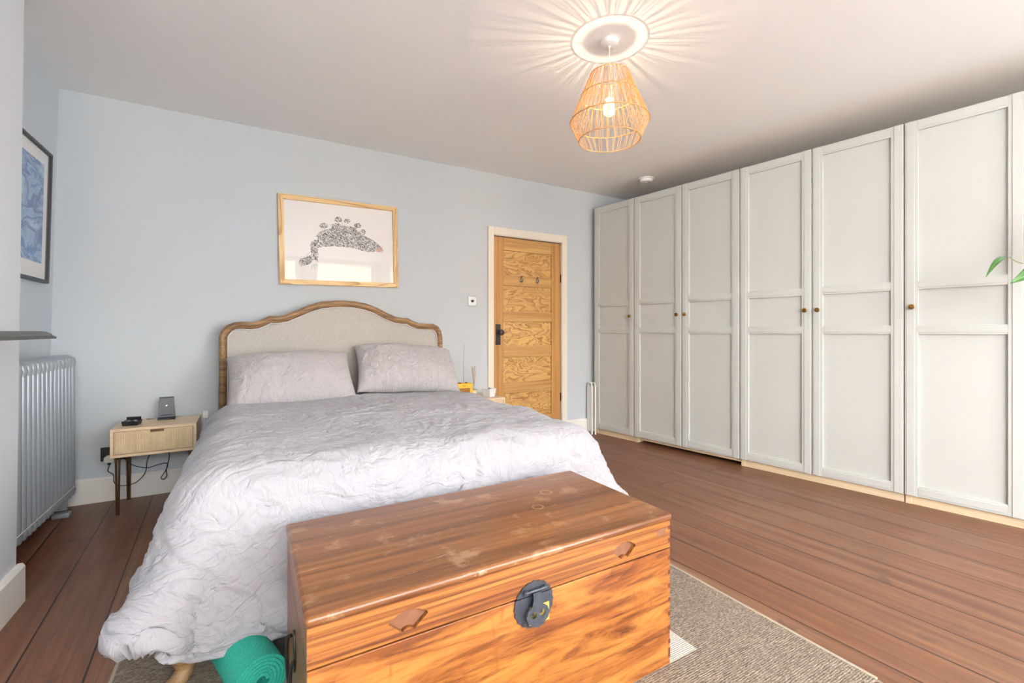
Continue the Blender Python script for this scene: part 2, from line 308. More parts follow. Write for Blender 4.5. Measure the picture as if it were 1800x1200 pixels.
# ------------------------------------------------------------------ mesh helpers
class MB:
    def __init__(s): s.v = []; s.f = []; s.uv = None
    def raw(s, vs, fs):
        o = len(s.v); s.v += [tuple(p) for p in vs]; s.f += [tuple(i+o for i in f) for f in fs]; return s
    def box(s, x0, x1, y0, y1, z0, z1, mtx=None):
        vs = [Vector(p) for p in ((x0, y0, z0), (x1, y0, z0), (x1, y1, z0), (x0, y1, z0), (x0, y0, z1), (x1, y0, z1), (x1, y1, z1), (x0, y1, z1))]
        if mtx is not None: vs = [mtx @ p for p in vs]
        return s.raw(vs, [(0, 3, 2, 1), (4, 5, 6, 7), (0, 1, 5, 4), (1, 2, 6, 5), (2, 3, 7, 6), (3, 0, 4, 7)])
    def tube(s, pts, r, seg=8, cap=True, flat=1.0, up=None):
        pts = [Vector(p) for p in pts]; n = len(pts); rs = r if isinstance(r, (list, tuple)) else [r]*n
        ref = Vector(up) if up else None; vs = []; prev = None
        for i, p in enumerate(pts):
            t = (pts[min(i+1, n-1)]-pts[max(i-1, 0)]).normalized()
            if prev is None:
                a = ref or (Vector((0, 0, 1)) if abs(t.z) < .9 else Vector((1, 0, 0)))
            else: a = ref or prev
            u = (a-t*a.dot(t)).normalized(); prev = u; w_ = t.cross(u)
            for k in range(seg):
                q = 2*math.pi*k/seg; vs.append(p+u*math.cos(q)*rs[i]*flat+w_*math.sin(q)*rs[i])
        fs = []
        for i in range(n-1):
            for k in range(seg):
                a = i*seg+k; b = i*seg+(k+1) % seg; fs.append((a, b, b+seg, a+seg))
        if cap: fs += [tuple(range(seg-1, -1, -1)), tuple(range((n-1)*seg, n*seg))]
        return s.raw(vs, fs)
    def ring(s, c, rad, r, seg=64, sub=8, axis='Z'):
        vs = []; fs = []
        for i in range(seg):
            a = 2*math.pi*i/seg
            for k in range(sub):
                b = 2*math.pi*k/sub; rr = rad+r*math.cos(b); z = r*math.sin(b)
                vs.append((c[0]+rr*math.cos(a), c[1]+rr*math.sin(a), c[2]+z) if axis == 'Z' else (c[0]+rr*math.cos(a), c[1]+z, c[2]+rr*math.sin(a)))
        for i in range(seg):
            for k in range(sub):
                a = i*sub+k; b = i*sub+(k+1) % sub; c_ = ((i+1) % seg)*sub+k; d = ((i+1) % seg)*sub+(k+1) % sub; fs.append((a, c_, d, b))
        return s.raw(vs, fs)
    def lathe(s, prof, c=(0, 0, 0), seg=32, mtx=None):
        vs = []; n = len(prof)
        for i in range(seg):
            a = 2*math.pi*i/seg
            for (r, z) in prof:
                p = Vector((r*math.cos(a), r*math.sin(a), z))
                if mtx is not None: p = mtx @ p
                vs.append(p+Vector(c))
        fs = [(i*n+k, ((i+1) % seg)*n+k, ((i+1) % seg)*n+k+1, i*n+k+1) for i in range(seg) for k in range(n-1)]
        return s.raw(vs, fs)
    def prism(s, outer, depth, frame, holes=()):
        """polygon (2D, with holes) extruded by depth; frame(a, b, d) -> 3D"""
        loops = [list(outer)]+[list(h) for h in holes]
        flat = [p for l in loops for p in l]; tri = tessellate_polygon([[Vector((p[0], p[1], 0)) for p in l] for l in loops])
        n = len(flat); vs = [frame(a, b, 0) for a, b in flat]+[frame(a, b, depth) for a, b in flat]
        fs = [tuple(t) for t in tri]+[tuple(i+n for i in reversed(t)) for t in tri]
        o = 0
        for l in loops:
            m = len(l); fs += [(o+i, o+(i+1) % m, n+o+(i+1) % m, n+o+i) for i in range(m)]; o += m
        return s.raw(vs, fs)
    def build(s, name, mat, parent=None, bevel=0, seg=2, smooth=35, loc=None, subsurf=0, origin=None, auto=True):
        me = bpy.data.meshes.new(name); vs = s.v
        if origin is None and auto and vs and parent is None:
            a = np.array([tuple(p) for p in vs]); origin = ((a[:, 0].min()+a[:, 0].max())/2, (a[:, 1].min()+a[:, 1].max())/2, a[:, 2].min())
        if origin is not None: vs = [(p[0]-origin[0], p[1]-origin[1], p[2]-origin[2]) for p in vs]
        me.from_pydata([tuple(p) for p in vs], [], s.f); me.validate()
        bm = bmesh.new(); bm.from_mesh(me); bmesh.ops.recalc_face_normals(bm, faces=bm.faces)
        for f in bm.faces: f.smooth = smooth > 0
        for e in bm.edges:
            if len(e.link_faces) == 2 and e.calc_face_angle(0) > R(smooth): e.smooth = False
        bm.to_mesh(me); bm.free(); me.materials.append(M[mat] if isinstance(mat, str) else mat)
        o = bpy.data.objects.new(name, me); COL.objects.link(o)
        if parent is not None: o.parent = parent
        if origin is not None: o.location = origin
        if loc is not None: o.location = loc
        if bevel:
            b = o.modifiers.new('bevel', 'BEVEL'); b.width = bevel; b.segments = seg; b.limit_method = 'ANGLE'; b.angle_limit = R(40); b.harden_normals = False
        if subsurf:
            b = o.modifiers.new('sub', 'SUBSURF'); b.levels = b.render_levels = subsurf
        return o
def tag(o, label=None, cat=None, group=None, kind=None):
    if label: o['label'] = label
    if cat: o['category'] = cat
    if group: o['group'] = group
    if kind: o['kind'] = kind
    return o
def thing(name, loc, label, cat, group=None, rot=0):
    o = bpy.data.objects.new(name, None); COL.objects.link(o); o.location = loc; o.rotation_euler = (0, 0, rot); o.empty_display_size = .05
    return tag(o, label, cat, group)
def Bx(x0, x1, y0, y1, z0, z1): return MB().box(x0, x1, y0, y1, z0, z1)
def copy_tree(o, parent=None):
    c = o.copy(); COL.objects.link(c)
    if parent is not None: c.parent = parent
    for ch in list(o.children): copy_tree(ch, c)
    return c
def bez(p, n=24):
    """Catmull-Rom through points"""
    p = [Vector(q) for q in p]; q = [p[0]]+p+[p[-1]]; out = []
    for i in range(1, len(q)-2):
        for k in range(n):
            t = k/n; a, b, c, d = q[i-1], q[i], q[i+1], q[i+2]
            out.append(.5*((2*b)+(c-a)*t+(2*a-5*b+4*c-d)*t*t+(3*b-a-3*c+d)*t**3))
    out.append(p[-1]); return out
def vnoise(x, y, seed=0):
    """smooth 2D gradient noise, vectorised, about -1..1"""
    r = np.random.RandomState(seed); P = r.rand(256, 256)*2*np.pi; gx, gy = np.cos(P), np.sin(P)
    xi = np.floor(x).astype(int); yi = np.floor(y).astype(int); xf = x-xi; yf = y-yi
    u = xf**3*(xf*(xf*6-15)+10); v = yf**3*(yf*(yf*6-15)+10)
    def d(i, j): a = (xi+i) % 256; b = (yi+j) % 256; return gx[a, b]*(xf-i)+gy[a, b]*(yf-j)
    return 1.5*((d(0, 0)*(1-u)+d(1, 0)*u)*(1-v)+(d(0, 1)*(1-u)+d(1, 1)*u)*v)
def fbm(x, y, o=3, seed=0): return sum(vnoise(x*2**k, y*2**k, seed+k)/2**k for k in range(o))
def ridge(x, y, seed=0, sharp=3.0): return 1-np.minimum(np.abs(fbm(x, y, 2, seed))*sharp, 1)

# ------------------------------------------------------------------ room shell
BY = 3.753; CZ = 2.53
tag(Bx(-1.5, 5.2, FY-.12, BY+.14, -.1, 0).build('floor', 'floor', origin=(0, 0, 0)), kind='structure')
tag(Bx(-1.5, 5.2, FY-.12, BY+.14, CZ, CZ+.1).build('ceiling', 'ceiling'), kind='structure')
DX0, DX1, DZ = 1.972, 2.758, 1.965
wb = Bx(-1.5, DX0, BY, BY+.14, 0, CZ).box(DX1, 4.6, BY, BY+.14, 0, CZ).box(DX0, DX1, BY, BY+.14, DZ, CZ)
wb = MB().prism([(-1.5, 0), (DX0, 0), (DX0, DZ), (DX1, DZ), (DX1, 0), (4.6, 0), (4.6, CZ), (-1.5, CZ)], .14, lambda a, b, d: (a, BY+d, b))
tag(wb.build('wall_back', 'wall', smooth=20), kind='structure')
tag(Bx(DX0-.1, DX1+.1, BY+.142, BY+.2, 0, DZ+.1).build('light_leak_panel', 'wall'), kind='structure')  # added panel closing the doorway from behind, blocks sky light leaking past the door
def slanted(x0b, x0t, y0, y1, depth=.3):
    return MB().raw([(x0b-depth, y0, 0), (x0b, y0, 0), (x0b, y1, 0), (x0b-depth, y1, 0), (x0t-depth, y0, CZ), (x0t, y0, CZ), (x0t, y1, CZ), (x0t-depth, y1, CZ)],
                    [(0, 3, 2, 1), (4, 5, 6, 7), (0, 1, 5, 4), (1, 2, 6, 5), (2, 3, 7, 6), (3, 0, 4, 7)])
tag(slanted(-1.048, -.99, 2.50, BY).build('wall_left', 'wall', smooth=20), kind='structure')
tag(slanted(-.783, -.757, FY, 2.50, .6).build('wall_chimney', 'chimney', smooth=20), kind='structure')
WA = R(8.75); WX, WY = 3.13, 3.69
def wl(l, d, z=0): return Vector((WX+l*math.sin(WA)+d*math.cos(WA), WY-l*math.cos(WA)+d*math.sin(WA), z))
a, b = wl(-.25, .62), wl(6.6, .62)
tag(MB().prism([(a.x, a.y), (b.x, b.y), (b.x+.3, b.y), (a.x+.3, a.y+.05)], CZ, lambda p, q, d: (p, q, d)).build('wall_right', 'wall', smooth=20), kind='structure')
holes = [[(a, WZ[0]), (a, WZ[1]), (b, WZ[1]), (b, WZ[0])] for a, b in WINS]
tag(MB().prism([(-1.5, 0), (5.2, 0), (5.2, CZ), (-1.5, CZ)], -.12, lambda p, q, d: (p, FY+d, q), holes).build('wall_front', 'wall', smooth=20), kind='structure')
for i, (a, b) in enumerate(WINS):
    zm = (WZ[0]+WZ[1])/2; f = MB()
    for x0, x1, z0, z1 in ((a, a+.05, *WZ), (b-.05, b, *WZ), (a+.05, b-.05, WZ[0], WZ[0]+.07), (a+.05, b-.05, WZ[1]-.05, WZ[1]), (a+.05, b-.05, zm-.025, zm+.025)):
        f.box(x0, x1, FY-.09, FY-.03, z0, z1)
    fo = tag(f.build('window_%d' % (i+1), 'skirting'), kind='structure')
    g = Bx(a+.05, b-.05, FY-.062, FY-.058, WZ[0]+.07, WZ[1]-.05).build('pane', 'glass', origin=tuple(fo.location)); g.parent = fo; g.location = (0, 0, 0)
tag(Bx(-1.0, 4.2, FY, FY+.50, .20, .25).build('bounce_board', 'skirting', bevel=.004), kind='structure')      # added white board under the windows, out of view, bounces daylight onto the ceiling
# skirting boards
def skirt(name, p, q, h=.152, t=.018, side=1):
    p = Vector((*p, 0)); q = Vector((*q, 0)); d = (q-p).normalized(); n_ = Vector((d.y, -d.x, 0))*side
    L = (q-p).length
    prof = [(0, 0), (t, 0), (t, h-.012), (t-.008, h), (0, h)]
    fr = lambda a, b, k: p+n_*a+Vector((0, 0, b))+d*k
    return tag(MB().prism(prof, L, fr).build(name, 'skirting', smooth=20), kind='structure')
skirt('baseboard_back', (-1.04, BY), (1.914, BY)); skirt('baseboard_back.001', (2.818, BY), (3.10, BY))
skirt('baseboard_left', (-1.044, 2.50), (-1.044, BY-.018)); skirt('baseboard_chimney', (-.782, FY), (-.782, 2.515), t=.022)
# door frame, door
tr = MB()
for x0, x1 in ((1.914, 1.972), (2.758, 2.818)): tr.box(x0, x1, BY-.018, BY, 0, 2.036)
tr.box(1.972, 2.758, BY-.018, BY, 1.967, 2.036)
tr.box(1.972, 1.975, BY-.012, BY+.1, 0, 1.967).box(2.752, 2.758, BY-.012, BY+.1, 0, 1.967).box(1.975, 2.752, BY-.012, BY+.1, 1.960, 1.967)
tag(tr.build('trim_1', 'trim', bevel=.002), kind='structure')
dr = thing('door_1', (2.363, BY+.008, 0), None, None); dr['kind'] = 'structure'
dx0, dx1, sw = -.382, .384, .108; rows = [(1.832, 1.60), (1.499, 1.254), (1.156, .926), (.817, .577), (.473, .24)]
MB().box(dx0, dx0+sw, 0, .038, .008, 1.953).box(dx1-sw, dx1, 0, .038, .008, 1.953).build('stile', 'door_stile', dr, bevel=.0015)
zs = [1.953]+[z for r_ in rows for z in r_]+[.008]; rb = MB()
for k in range(0, len(zs), 2): rb.box(dx0+sw, dx1-sw, .001, .038, zs[k+1], zs[k])
rb.build('rail', 'door_rail', dr, bevel=.003)
for (zt, zb) in rows: Bx(dx0+sw-.005, dx1-sw+.005, .012, .03, zb-.003, zt+.003).build('panel', 'door_panel', dr)
kp = MB().box(-.026, .026, -.004, .002, .937, 1.131).build('lock_plate', 'blackiron', dr, bevel=.002, loc=(-.334, 0, 0))
m_ = Matrix.Rotation(R(90), 4, 'X')
MB().lathe([(0, 0), (.016, 0), (.014, .006), (.008, .012), (.009, .026), (.022, .034), (.028, .046), (.024, .058), (.012, .064), (0, .065)], seg=24, mtx=m_).build('door_knob', 'blackiron', dr, loc=(-.322, -.003, 1.055))
for hx in (2.276-2.363, 2.459-2.363):
    h = MB().tube([(0, 0, .0), (0, -.012, -.012), (0, -.03, -.014), (0, -.04, .004), (0, -.042, .018)], [.006, .006, .006, .007, .009], 10)
    h.lathe([(0, 0), (.013, 0), (.013, .005), (0, .005)], (0, 0, 0), 20, m_).tube([(0, -.002, .02), (0, -.016, .026), (0, -.024, .042)], [.005, .005, .010], 10)
    h.build('coat_hook', 'chrome', dr, loc=(hx, 0, 1.552))
for hz in (1.60, .40): Bx(dx1, dx1+.010, -.010, .004, hz-.04, hz+.04).build('hinge', 'blackiron', dr, bevel=.001)
# fittings on the walls and ceiling
sw_ = thing('light_switch', (1.758, BY, 1.339), 'square chrome dimmer switch on the blue wall left of the wooden door', 'light switch')
Bx(-.041, .041, -.006, 0, -.041, .041).build('plate', 'chrome', sw_, bevel=.002)
MB().lathe([(0, 0), (.012, 0), (.011, .012), (0, .013)], seg=20, mtx=m_).build('dimmer_knob', 'blackiron', sw_, loc=(0, -.006, 0))
sa = thing('smoke_alarm', (3.30, 3.13, CZ), 'round white smoke alarm on the ceiling near the far wardrobe', 'smoke alarm')
MB().lathe([(0, 0), (.070, 0), (.070, -.010), (.062, -.012), (.060, -.030), (.050, -.040), (0, -.042)], seg=40).build('housing', 'white', sa)
MB().lathe([(0, 0), (.012, 0), (.011, -.004), (0, -.005)], seg=20).build('test_button', 'white', sa, loc=(0, 0, -.042))

# outside: the street and the house opposite, seen only as a reflection in the picture glass
tag(Bx(-14, 18, -22, FY-.5, -3.6, -3.5).build('ground_street', 'earth'), kind='structure')
hb = thing('terraced_house', (1.5, -14, -3.5), 'pale brick terraced house across the street, behind the window', 'building')
Bx(-8, 8, -1, 0, 0, 7.6).build('wall', 'brick', hb); Bx(-8, 8, -1.2, .25, 7.6, 8.0).build('cornice', 'outside', hb)
for k in range(-3, 4):
    for z in (1.0, 4.4):
        f = MB().box(k*2.3-.62, k*2.3+.62, -.02, .14, z-.15, z).box(k*2.3-.62, k*2.3-.5, -.02, .1, z, z+2).box(k*2.3+.5, k*2.3+.62, -.02, .1, z, z+2).box(k*2.3-.7, k*2.3+.7, -.02, .16, z+2, z+2.25).build('window', 'outside', hb)
        Bx(k*2.3-.5, k*2.3+.5, -.01, .03, z, z+2).box(k*2.3-.02, k*2.3+.02, .03, .06, z, z+2).build('pane', 'darkglass', f)

# ------------------------------------------------------------------ wardrobes
WT, WB = 2.347, .057
def door_mesh(wd):
    mb = MB(); h0, h1 = WB, WT; s = .062
    mb.box(0, wd, .017, .0195, h0, h1)                     # back sheet: its face shows as the recessed panels
    for x0, x1 in ((0, s), (wd-s, wd)):
        mb.box(x0, x1, 0, .018, h0, h1)
    for x0, x1 in ((.008, s-.016), (wd-s+.016, wd-.008)): mb.box(x0, x1, -.0035, .002, h0+.0005, h1-.0005)
    for z0, z1 in ((h0, h0+.062), (h1-.062, h1), (1.318, 1.372), (1.046, 1.100)):
        mb.box(s, wd-s, .002, .018, z0, z1)
        mb.box(s, wd-s, -.0015, .004, z0+.012, z1-.010)
    return mb
def unit(l0, wd, doors, knob, label, plinth=True, feet=True):
    o = thing('wardrobe', wl(l0, 0), label, 'wardrobe', 'row of cream panelled wardrobes', -(math.pi/2-WA)+0)
    # local x runs along the row towards the camera, local y into the wardrobe
    g = .004
    Bx(g/2, wd-g/2, .020, .59 if l0 else .40, .055, WT-.004).build('carcass', 'ward_body', o)
    dw = wd/doors
    for k in range(doors):
        e = .003; d = door_mesh(dw-2*e).build('door', 'ward', o, bevel=.0012, seg=1, loc=(k*dw+e, 0, 0))
        side = knob[k]; kx = .036 if side == 'L' else dw-2*e-.036
        MB().lathe([(0, 0), (.007, 0), (.006, .010), (.013, .013), (.016, .018), (.016, .026), (.013, .029), (0, .030)], seg=6 if False else 12, mtx=m_).build('knob', 'brass', d, loc=(kx, -.0025, 1.212), smooth=20)
    if plinth: Bx(.03, wd-.004, .030, .046, 0, .055).build('plinth', 'plinth', o)
    else: Bx(.03, wd-.004, .040, .055, .026, .055).build('plinth', 'plinth', o)
    Bx(.003 if l0 else .01, .03, .022, .12, 0, .055).build('foot', 'plinth', o)
    return o
unit(0, .5, 1, 'R', 'narrow single-door cream wardrobe farthest away, against the back wall')
unit(.5, 1.0, 2, 'RL', 'two-door cream wardrobe second in the row, with a dark open gap under its doors', plinth=False)
unit(1.5, 1.0, 2, 'RL', 'two-door cream wardrobe in the middle of the row, full pale plinth under both doors')
unit(2.5, .5, 1, 'L', 'single-door cream wardrobe behind the green leaf, brass knob at its left edge')
unit(3.0, 1.0, 2, 'RL', 'nearest two-door cream wardrobe, cut off by the right edge of the photo')
# folded airer in the gap
ai = thing('folded_airer', (3.085, 3.66, 0), 'slim pale folded rack standing between the baseboard and the first wardrobe', 'folded rack')
for k, (xx, yy) in enumerate(((-.006, .0), (.022, -.02))):
    pts = [(xx, yy, 0), (xx, yy, .50), (xx, yy+.015, .53), (xx, yy+.05, .53), (xx, yy+.064, .50), (xx, yy+.064, 0)]
    MB().tube(pts, .009, 10).build('frame', 'skirting', ai)
    Bx(xx-.003, xx+.003, yy+.006, yy+.058, .03, .50).build('panel', 'skirting', ai)

# ------------------------------------------------------------------ pendant lamp
pl = thing('pendant_lamp', (LAMP.x, LAMP.y, CZ), 'woven natural cane pendant lamp with a lit bulb, hanging from the ceiling', 'pendant lamp')
def P(z): return z-CZ
MB().lathe([(0, 0), (.044, 0), (.046, -.006), (.043, -.022), (.036, -.027), (.008, -.028), (.006, -.036), (0, -.036)], seg=40).build('ceiling_rose', 'white', pl)
MB().tube([(0, 0, -.03), (0, 0, P(2.285))], .0028, 8).build('cord', 'white', pl)
MB().lathe([(0, P(2.30)), (.012, P(2.30)), (.020, P(2.285)), (.020, P(2.235)), (.0, P(2.235))], seg=24).build('lamp_holder', 'white', pl)
pr = [(.0001, 2.235), (.014, 2.233), (.018, 2.222), (.030, 2.195), (.0315, 2.18), (.028, 2.163), (.016, 2.152), (.0001, 2.150)]
MB().lathe([(r_, P(z)) for r_, z in pr], seg=32).build('light_bulb', 'bulb', pl)
sh = MB(); RG = [(.096, 2.358), (.141, 2.25), (.196, 2.122), (.152, 2.028)]
NS = 66
for b_ in range(3):
    (r0, z0), (r1, z1) = RG[b_], RG[b_+1]
    n_ = NS
    for k in range(n_):
        a0 = 2*math.pi*(k+(.2 if k % 2 else -.2)+random.uniform(-.14, .14))/n_
        for sg in ((1,) if b_ == 2 else (-1, 1)):
            a1 = a0+sg*random.uniform(.03, .10 if b_ == 1 else .06)
            if b_ < 2 and sg == 1 and k % 3: continue
            if b_ == 2: a1 = a0+random.choice((-1, 1))*random.uniform(0.0, .05)
            p0 = (r0*math.cos(a0), r0*math.sin(a0), P(z0)); p1 = (r1*math.cos(a1), r1*math.sin(a1), P(z1))
            sh.tube([p0, p1], .0016, 5, False)
ls = sh.build('woven_shade', 'strand', pl)
for (r_, z) in RG: MB().ring((0, 0, P(z)), r_, .0028, 72, 8).build('hoop', 'ring', pl)
sp = MB()
for k in range(3):
    a = 2*math.pi*k/3+.4; sp.tube([(.02*math.cos(a), .02*math.sin(a), P(2.27)), (.096*math.cos(a), .096*math.sin(a), P(2.358))], .0014, 6)
sp.ring((0, 0, P(2.27)), .021, .0016, 24, 6).build('hanger', 'white', pl)

# ------------------------------------------------------------------ radiator, mantel shelf, left picture
ra = thing('column_radiator', (-.905, 3.13, 0), 'tall grey column radiator standing in the left alcove', 'radiator')
for k in range(17):
    y = 3.57-.0555*k-3.13; s = MB(); z0, z1 = .10, .925
    for dx in (-.06, -.022, .016): s.tube([(dx, y, z0+.03), (dx, y, z1-.03)], .0125, 10, False)
    # rounded D headers at top and bottom, swept front to back
    for zz, sg in ((z1, 1), (z0, -1)):
        pts = [(.034-.018, y, zz-sg*.075), (.034-.016, y, zz-sg*.045), (.014, y, zz-sg*.028), (.0, y, zz-sg*.021), (-.05, y, zz-sg*.021), (-.066, y, zz-sg*.03), (-.06, y, zz-sg*.075)]
        s.tube(pts, [.0145, .019, .0215, .022, .022, .019, .0145], 12, True)
    s.tube([(.0165, y, z0+.07), (.0165, y, z1-.07)], .0165, 12, False)
    s.build('section', 'radiator', ra)
for zz in (.875, .14): MB().tube([(-.022, -.47, zz), (-.022, .45, zz)], .018, 12).build('header_pipe', 'radiator', ra)
for yy in (.40, -.43):
    Bx(-.05, .01, yy-.008, yy+.008, .04, .13).box(-.055, .022, yy-.018, yy+.03, 0, .028).build('foot', 'radiator', ra, bevel=.006)
MB().tube([(.0355, -.46, .165), (.0355, .45, .165)], .0022, 6).build('seam', 'skirting', ra)
ms = MB(); xin = -.80
def moulded(mb, layers, y0=.55, y1=2.27):
    for z0, z1, dx0, dx1 in layers:
        vs = [(xin, y0, z0), (-.605+dx0, y0, z0), (-.605+dx0, y1+dx0, z0), (xin, y1+dx0, z0), (xin, y0, z1), (-.605+dx1, y0, z1), (-.605+dx1, y1+dx1, z1), (xin, y1+dx1, z1)]
        mb.raw(vs, [(0, 3, 2, 1), (4, 5, 6, 7), (0, 1, 5, 4), (1, 2, 6, 5), (2, 3, 7, 6), (3, 0, 4, 7)])
moulded(ms, [(1.035, 1.043, 0, 0), (1.043, 1.046, -.004, -.004), (1.046, 1.053, -.007, -.010), (1.053, 1.0605, -.010, -.022), (1.0605, 1.0625, -.022, -.032)])
tag(ms.build('mantel_shelf', 'slate', smooth=25), 'dark grey slate mantel shelf with a moulded edge on the chimney breast', 'mantel shelf')
th = math.atan2(-.99+1.048, CZ)                                   # the alcove wall leans a little
p2 = thing('blue_picture', (-1.048+.023*1.337+.001, 3.345, 1.337), 'framed blue wave painting with white mount and black frame on the left alcove wall', 'picture')
p2.rotation_euler = (0, th, 0)
Wd, Hh = .53, .745
def frame4(mb, w0, h0, t, d0, d1, ax='YZ', half=True):
    """mitred rectangular frame of bar width t, centred on the first axis, from 0..h0 upward"""
    o = [(-w0/2, 0), (w0/2, 0), (w0/2, h0), (-w0/2, h0)]; i = [(-w0/2+t, t), (w0/2-t, t), (w0/2-t, h0-t), (-w0/2+t, h0-t)]
    def pt(p, d): return (d, p[0], p[1]) if ax == 'YZ' else (p[0], -d, p[1])
    for k in range(4):
        q = [o[k], o[(k+1) % 4], i[(k+1) % 4], i[k]]
        mb.raw([pt(p, d0) for p in q]+[pt(p, d1) for p in q], [(0, 1, 2, 3), (7, 6, 5, 4), (0, 4, 5, 1), (1, 5, 6, 2), (2, 6, 7, 3), (3, 7, 4, 0)])
    return mb
frame4(MB(), Wd, Hh, .018, 0, .024).build('frame', 'blackframe', p2, bevel=.002)
Bx(.002, .008, -Wd/2+.015, Wd/2-.015, .015, Hh-.015).build('mount', 'mount', p2)
Bx(.008, .0095, -Wd/2+.075, Wd/2-.075, .105, Hh-.085).build('painting', 'wavepaint', p2)
Bx(.016, .018, -Wd/2+.016, Wd/2-.016, .016, Hh-.016).build('glass', 'glass', p2)
# picture over the bed
p1 = thing('framed_drawing', (.637, BY-.002, 1.418), 'oak framed ink drawing of a rocky mound with round trees above the headboard', 'picture')
p1.rotation_euler = (0, R(-1.0), 0)
W1, H1 = .878, .664
for k, nm in enumerate(('rail', 'stile', 'rail', 'stile')):
    o_ = [(-W1/2, 0), (W1/2, 0), (W1/2, H1), (-W1/2, H1)]; t = .036; i_ = [(-W1/2+t, t), (W1/2-t, t), (W1/2-t, H1-t), (-W1/2+t, H1-t)]
    q = [o_[k], o_[(k+1) % 4], i_[(k+1) % 4], i_[k]]
    MB().raw([(p[0], 0, p[1]) for p in q]+[(p[0], -.022, p[1]) for p in q], [(0, 1, 2, 3), (7, 6, 5, 4), (0, 4, 5, 1), (1, 5, 6, 2), (2, 6, 7, 3), (3, 7, 4, 0)]).build('frame_'+nm, 'oak_frame' if nm == 'rail' else 'oak_frame_v', p1, bevel=.0015)
pp = Bx(-W1/2+.03, W1/2-.03, -.006, -.001, .03, H1-.03).build('paper', 'paper', p1)
Bx(-W1/2+.032, W1/2-.032, -.016, -.014, .032, H1-.032).build('glass', 'picglass', p1)
def pic(x, y):   # crop pixels -> picture plane
    fx = (x-150)/(1360-150); top = 115+fx*135; bot = 1060+fx*30
    return ((fx-.5)*.87*(1+.06*(.5-fx)*0), (bot-y)/(bot-top)*H1)
rock = [(445, 700), (440, 640), (470, 600), (520, 590), (500, 560), (530, 520), (580, 490), (640, 478), (660, 430), (720, 418), (760, 440), (800, 440), (830, 450), (870, 452), (920, 480), (980, 530), (1040, 570), (1100, 600), (1150, 640), (1200, 680), (1150, 690), (1120, 712), (1040, 720), (970, 705), (900, 680), (850, 675), (760, 660), (660, 660), (560, 662), (520, 670), (515, 740), (510, 820), (470, 800), (455, 830), (420, 850), (345, 862), (335, 810), (370, 785), (420, 760), (455, 745)]
def jag(pts, n=3, am=6, sd=1):
    r = random.Random(sd); out = []
    for i, p in enumerate(pts):
        q = pts[(i+1) % len(pts)]
        for k in range(n): t = k/n; out.append((p[0]+(q[0]-p[0])*t+r.uniform(-am, am), p[1]+(q[1]-p[1])*t+r.uniform(-am, am)))
    return out
dm = MB().prism([pic(*p) for p in jag(rock)], .0006, lambda a, b, d: (a, -.006-d, b))
for cx, cy, rx, ry in ((578, 445, 44, 28), (725, 378, 38, 30), (818, 393, 32, 26), (928, 440, 40, 28), (985, 505, 28, 28), (700, 440, 40, 24), (860, 625, 34, 48), (495, 630, 44, 36), (425, 795, 40, 32), (365, 820, 30, 34)):
    dm.prism([pic(cx+rx*math.cos(a_)+random.uniform(-3, 3), cy+ry*math.sin(a_)+random.uniform(-3, 3)) for a_ in [2*math.pi*k/22 for k in range(22)]], .0009, lambda a, b, d: (a, -.006-d, b))
dm.build('ink_mound', 'ink', pp)
ln = MB(); rr = random.Random(4)
def stroke(pts, w=.0016):
    q = [pic(*p) for p in pts]; ln.tube([(a, -.0072, b) for a, b in q], w/2, 4)
for p in ([(530, 520), (640, 478), (760, 500), (780, 560)], [(600, 640), (640, 560), (690, 570), (720, 640)], [(800, 590), (900, 570), (1000, 560), (1090, 600)], [(760, 440), (790, 500), (770, 560)], [(900, 660), (960, 640), (1100, 690)], [(640, 430), (690, 470), (740, 470)], [(345, 862), (330, 840), (350, 790)], [(520, 670), (440, 720), (400, 760)], [(880, 470), (960, 540), (1060, 580), (1160, 640)], [(460, 850), (450, 900)], [(470, 850), (482, 900)], [(440, 845), (345, 870)], [(480, 850), (515, 862)], [(560, 480), (590, 560), (560, 640)], [(1000, 640), (1050, 600), (1090, 640)], [(760, 460), (765, 380)], [(740, 440), (725, 410)], [(580, 475), (585, 500)]):
    stroke([(p_[0], p_[1], 0)[:2] for p_ in [tuple(v) for v in bez([(x, y, 0) for x, y in p], 6)]])
for k in range(40):
    x = rr.uniform(1040, 1210); y = 560+(x-1020)*.6+rr.uniform(-10, 50); stroke([(x, y), (x+rr.uniform(-12, 12), y+rr.uniform(4, 12))])
ln.build('ink_strokes', 'inkline', pp)
MB().prism([pic(*p) for p in jag([(1130, 680), (1180, 672), (1200, 700), (1160, 722), (1125, 712)], 2, 5, 3)], .0011, lambda a, b, d: (a, -.006-d, b)).build('red_dab', 'redink', pp)
hw = MB()
for x in (-.17, .22):
    hw.ring((x, -.004, H1+.006), .007, .0012, 20, 6, 'Y')
hw.tube(bez([(-.17, -.004, H1+.008), (0, -.004, H1+.016), (.22, -.004, H1+.008)], 8), .0009, 5).tube([(.22, -.004, H1+.01), (.25, -.004, H1+.0)], .001, 5).build('hanging_wire', 'chrome', p1)

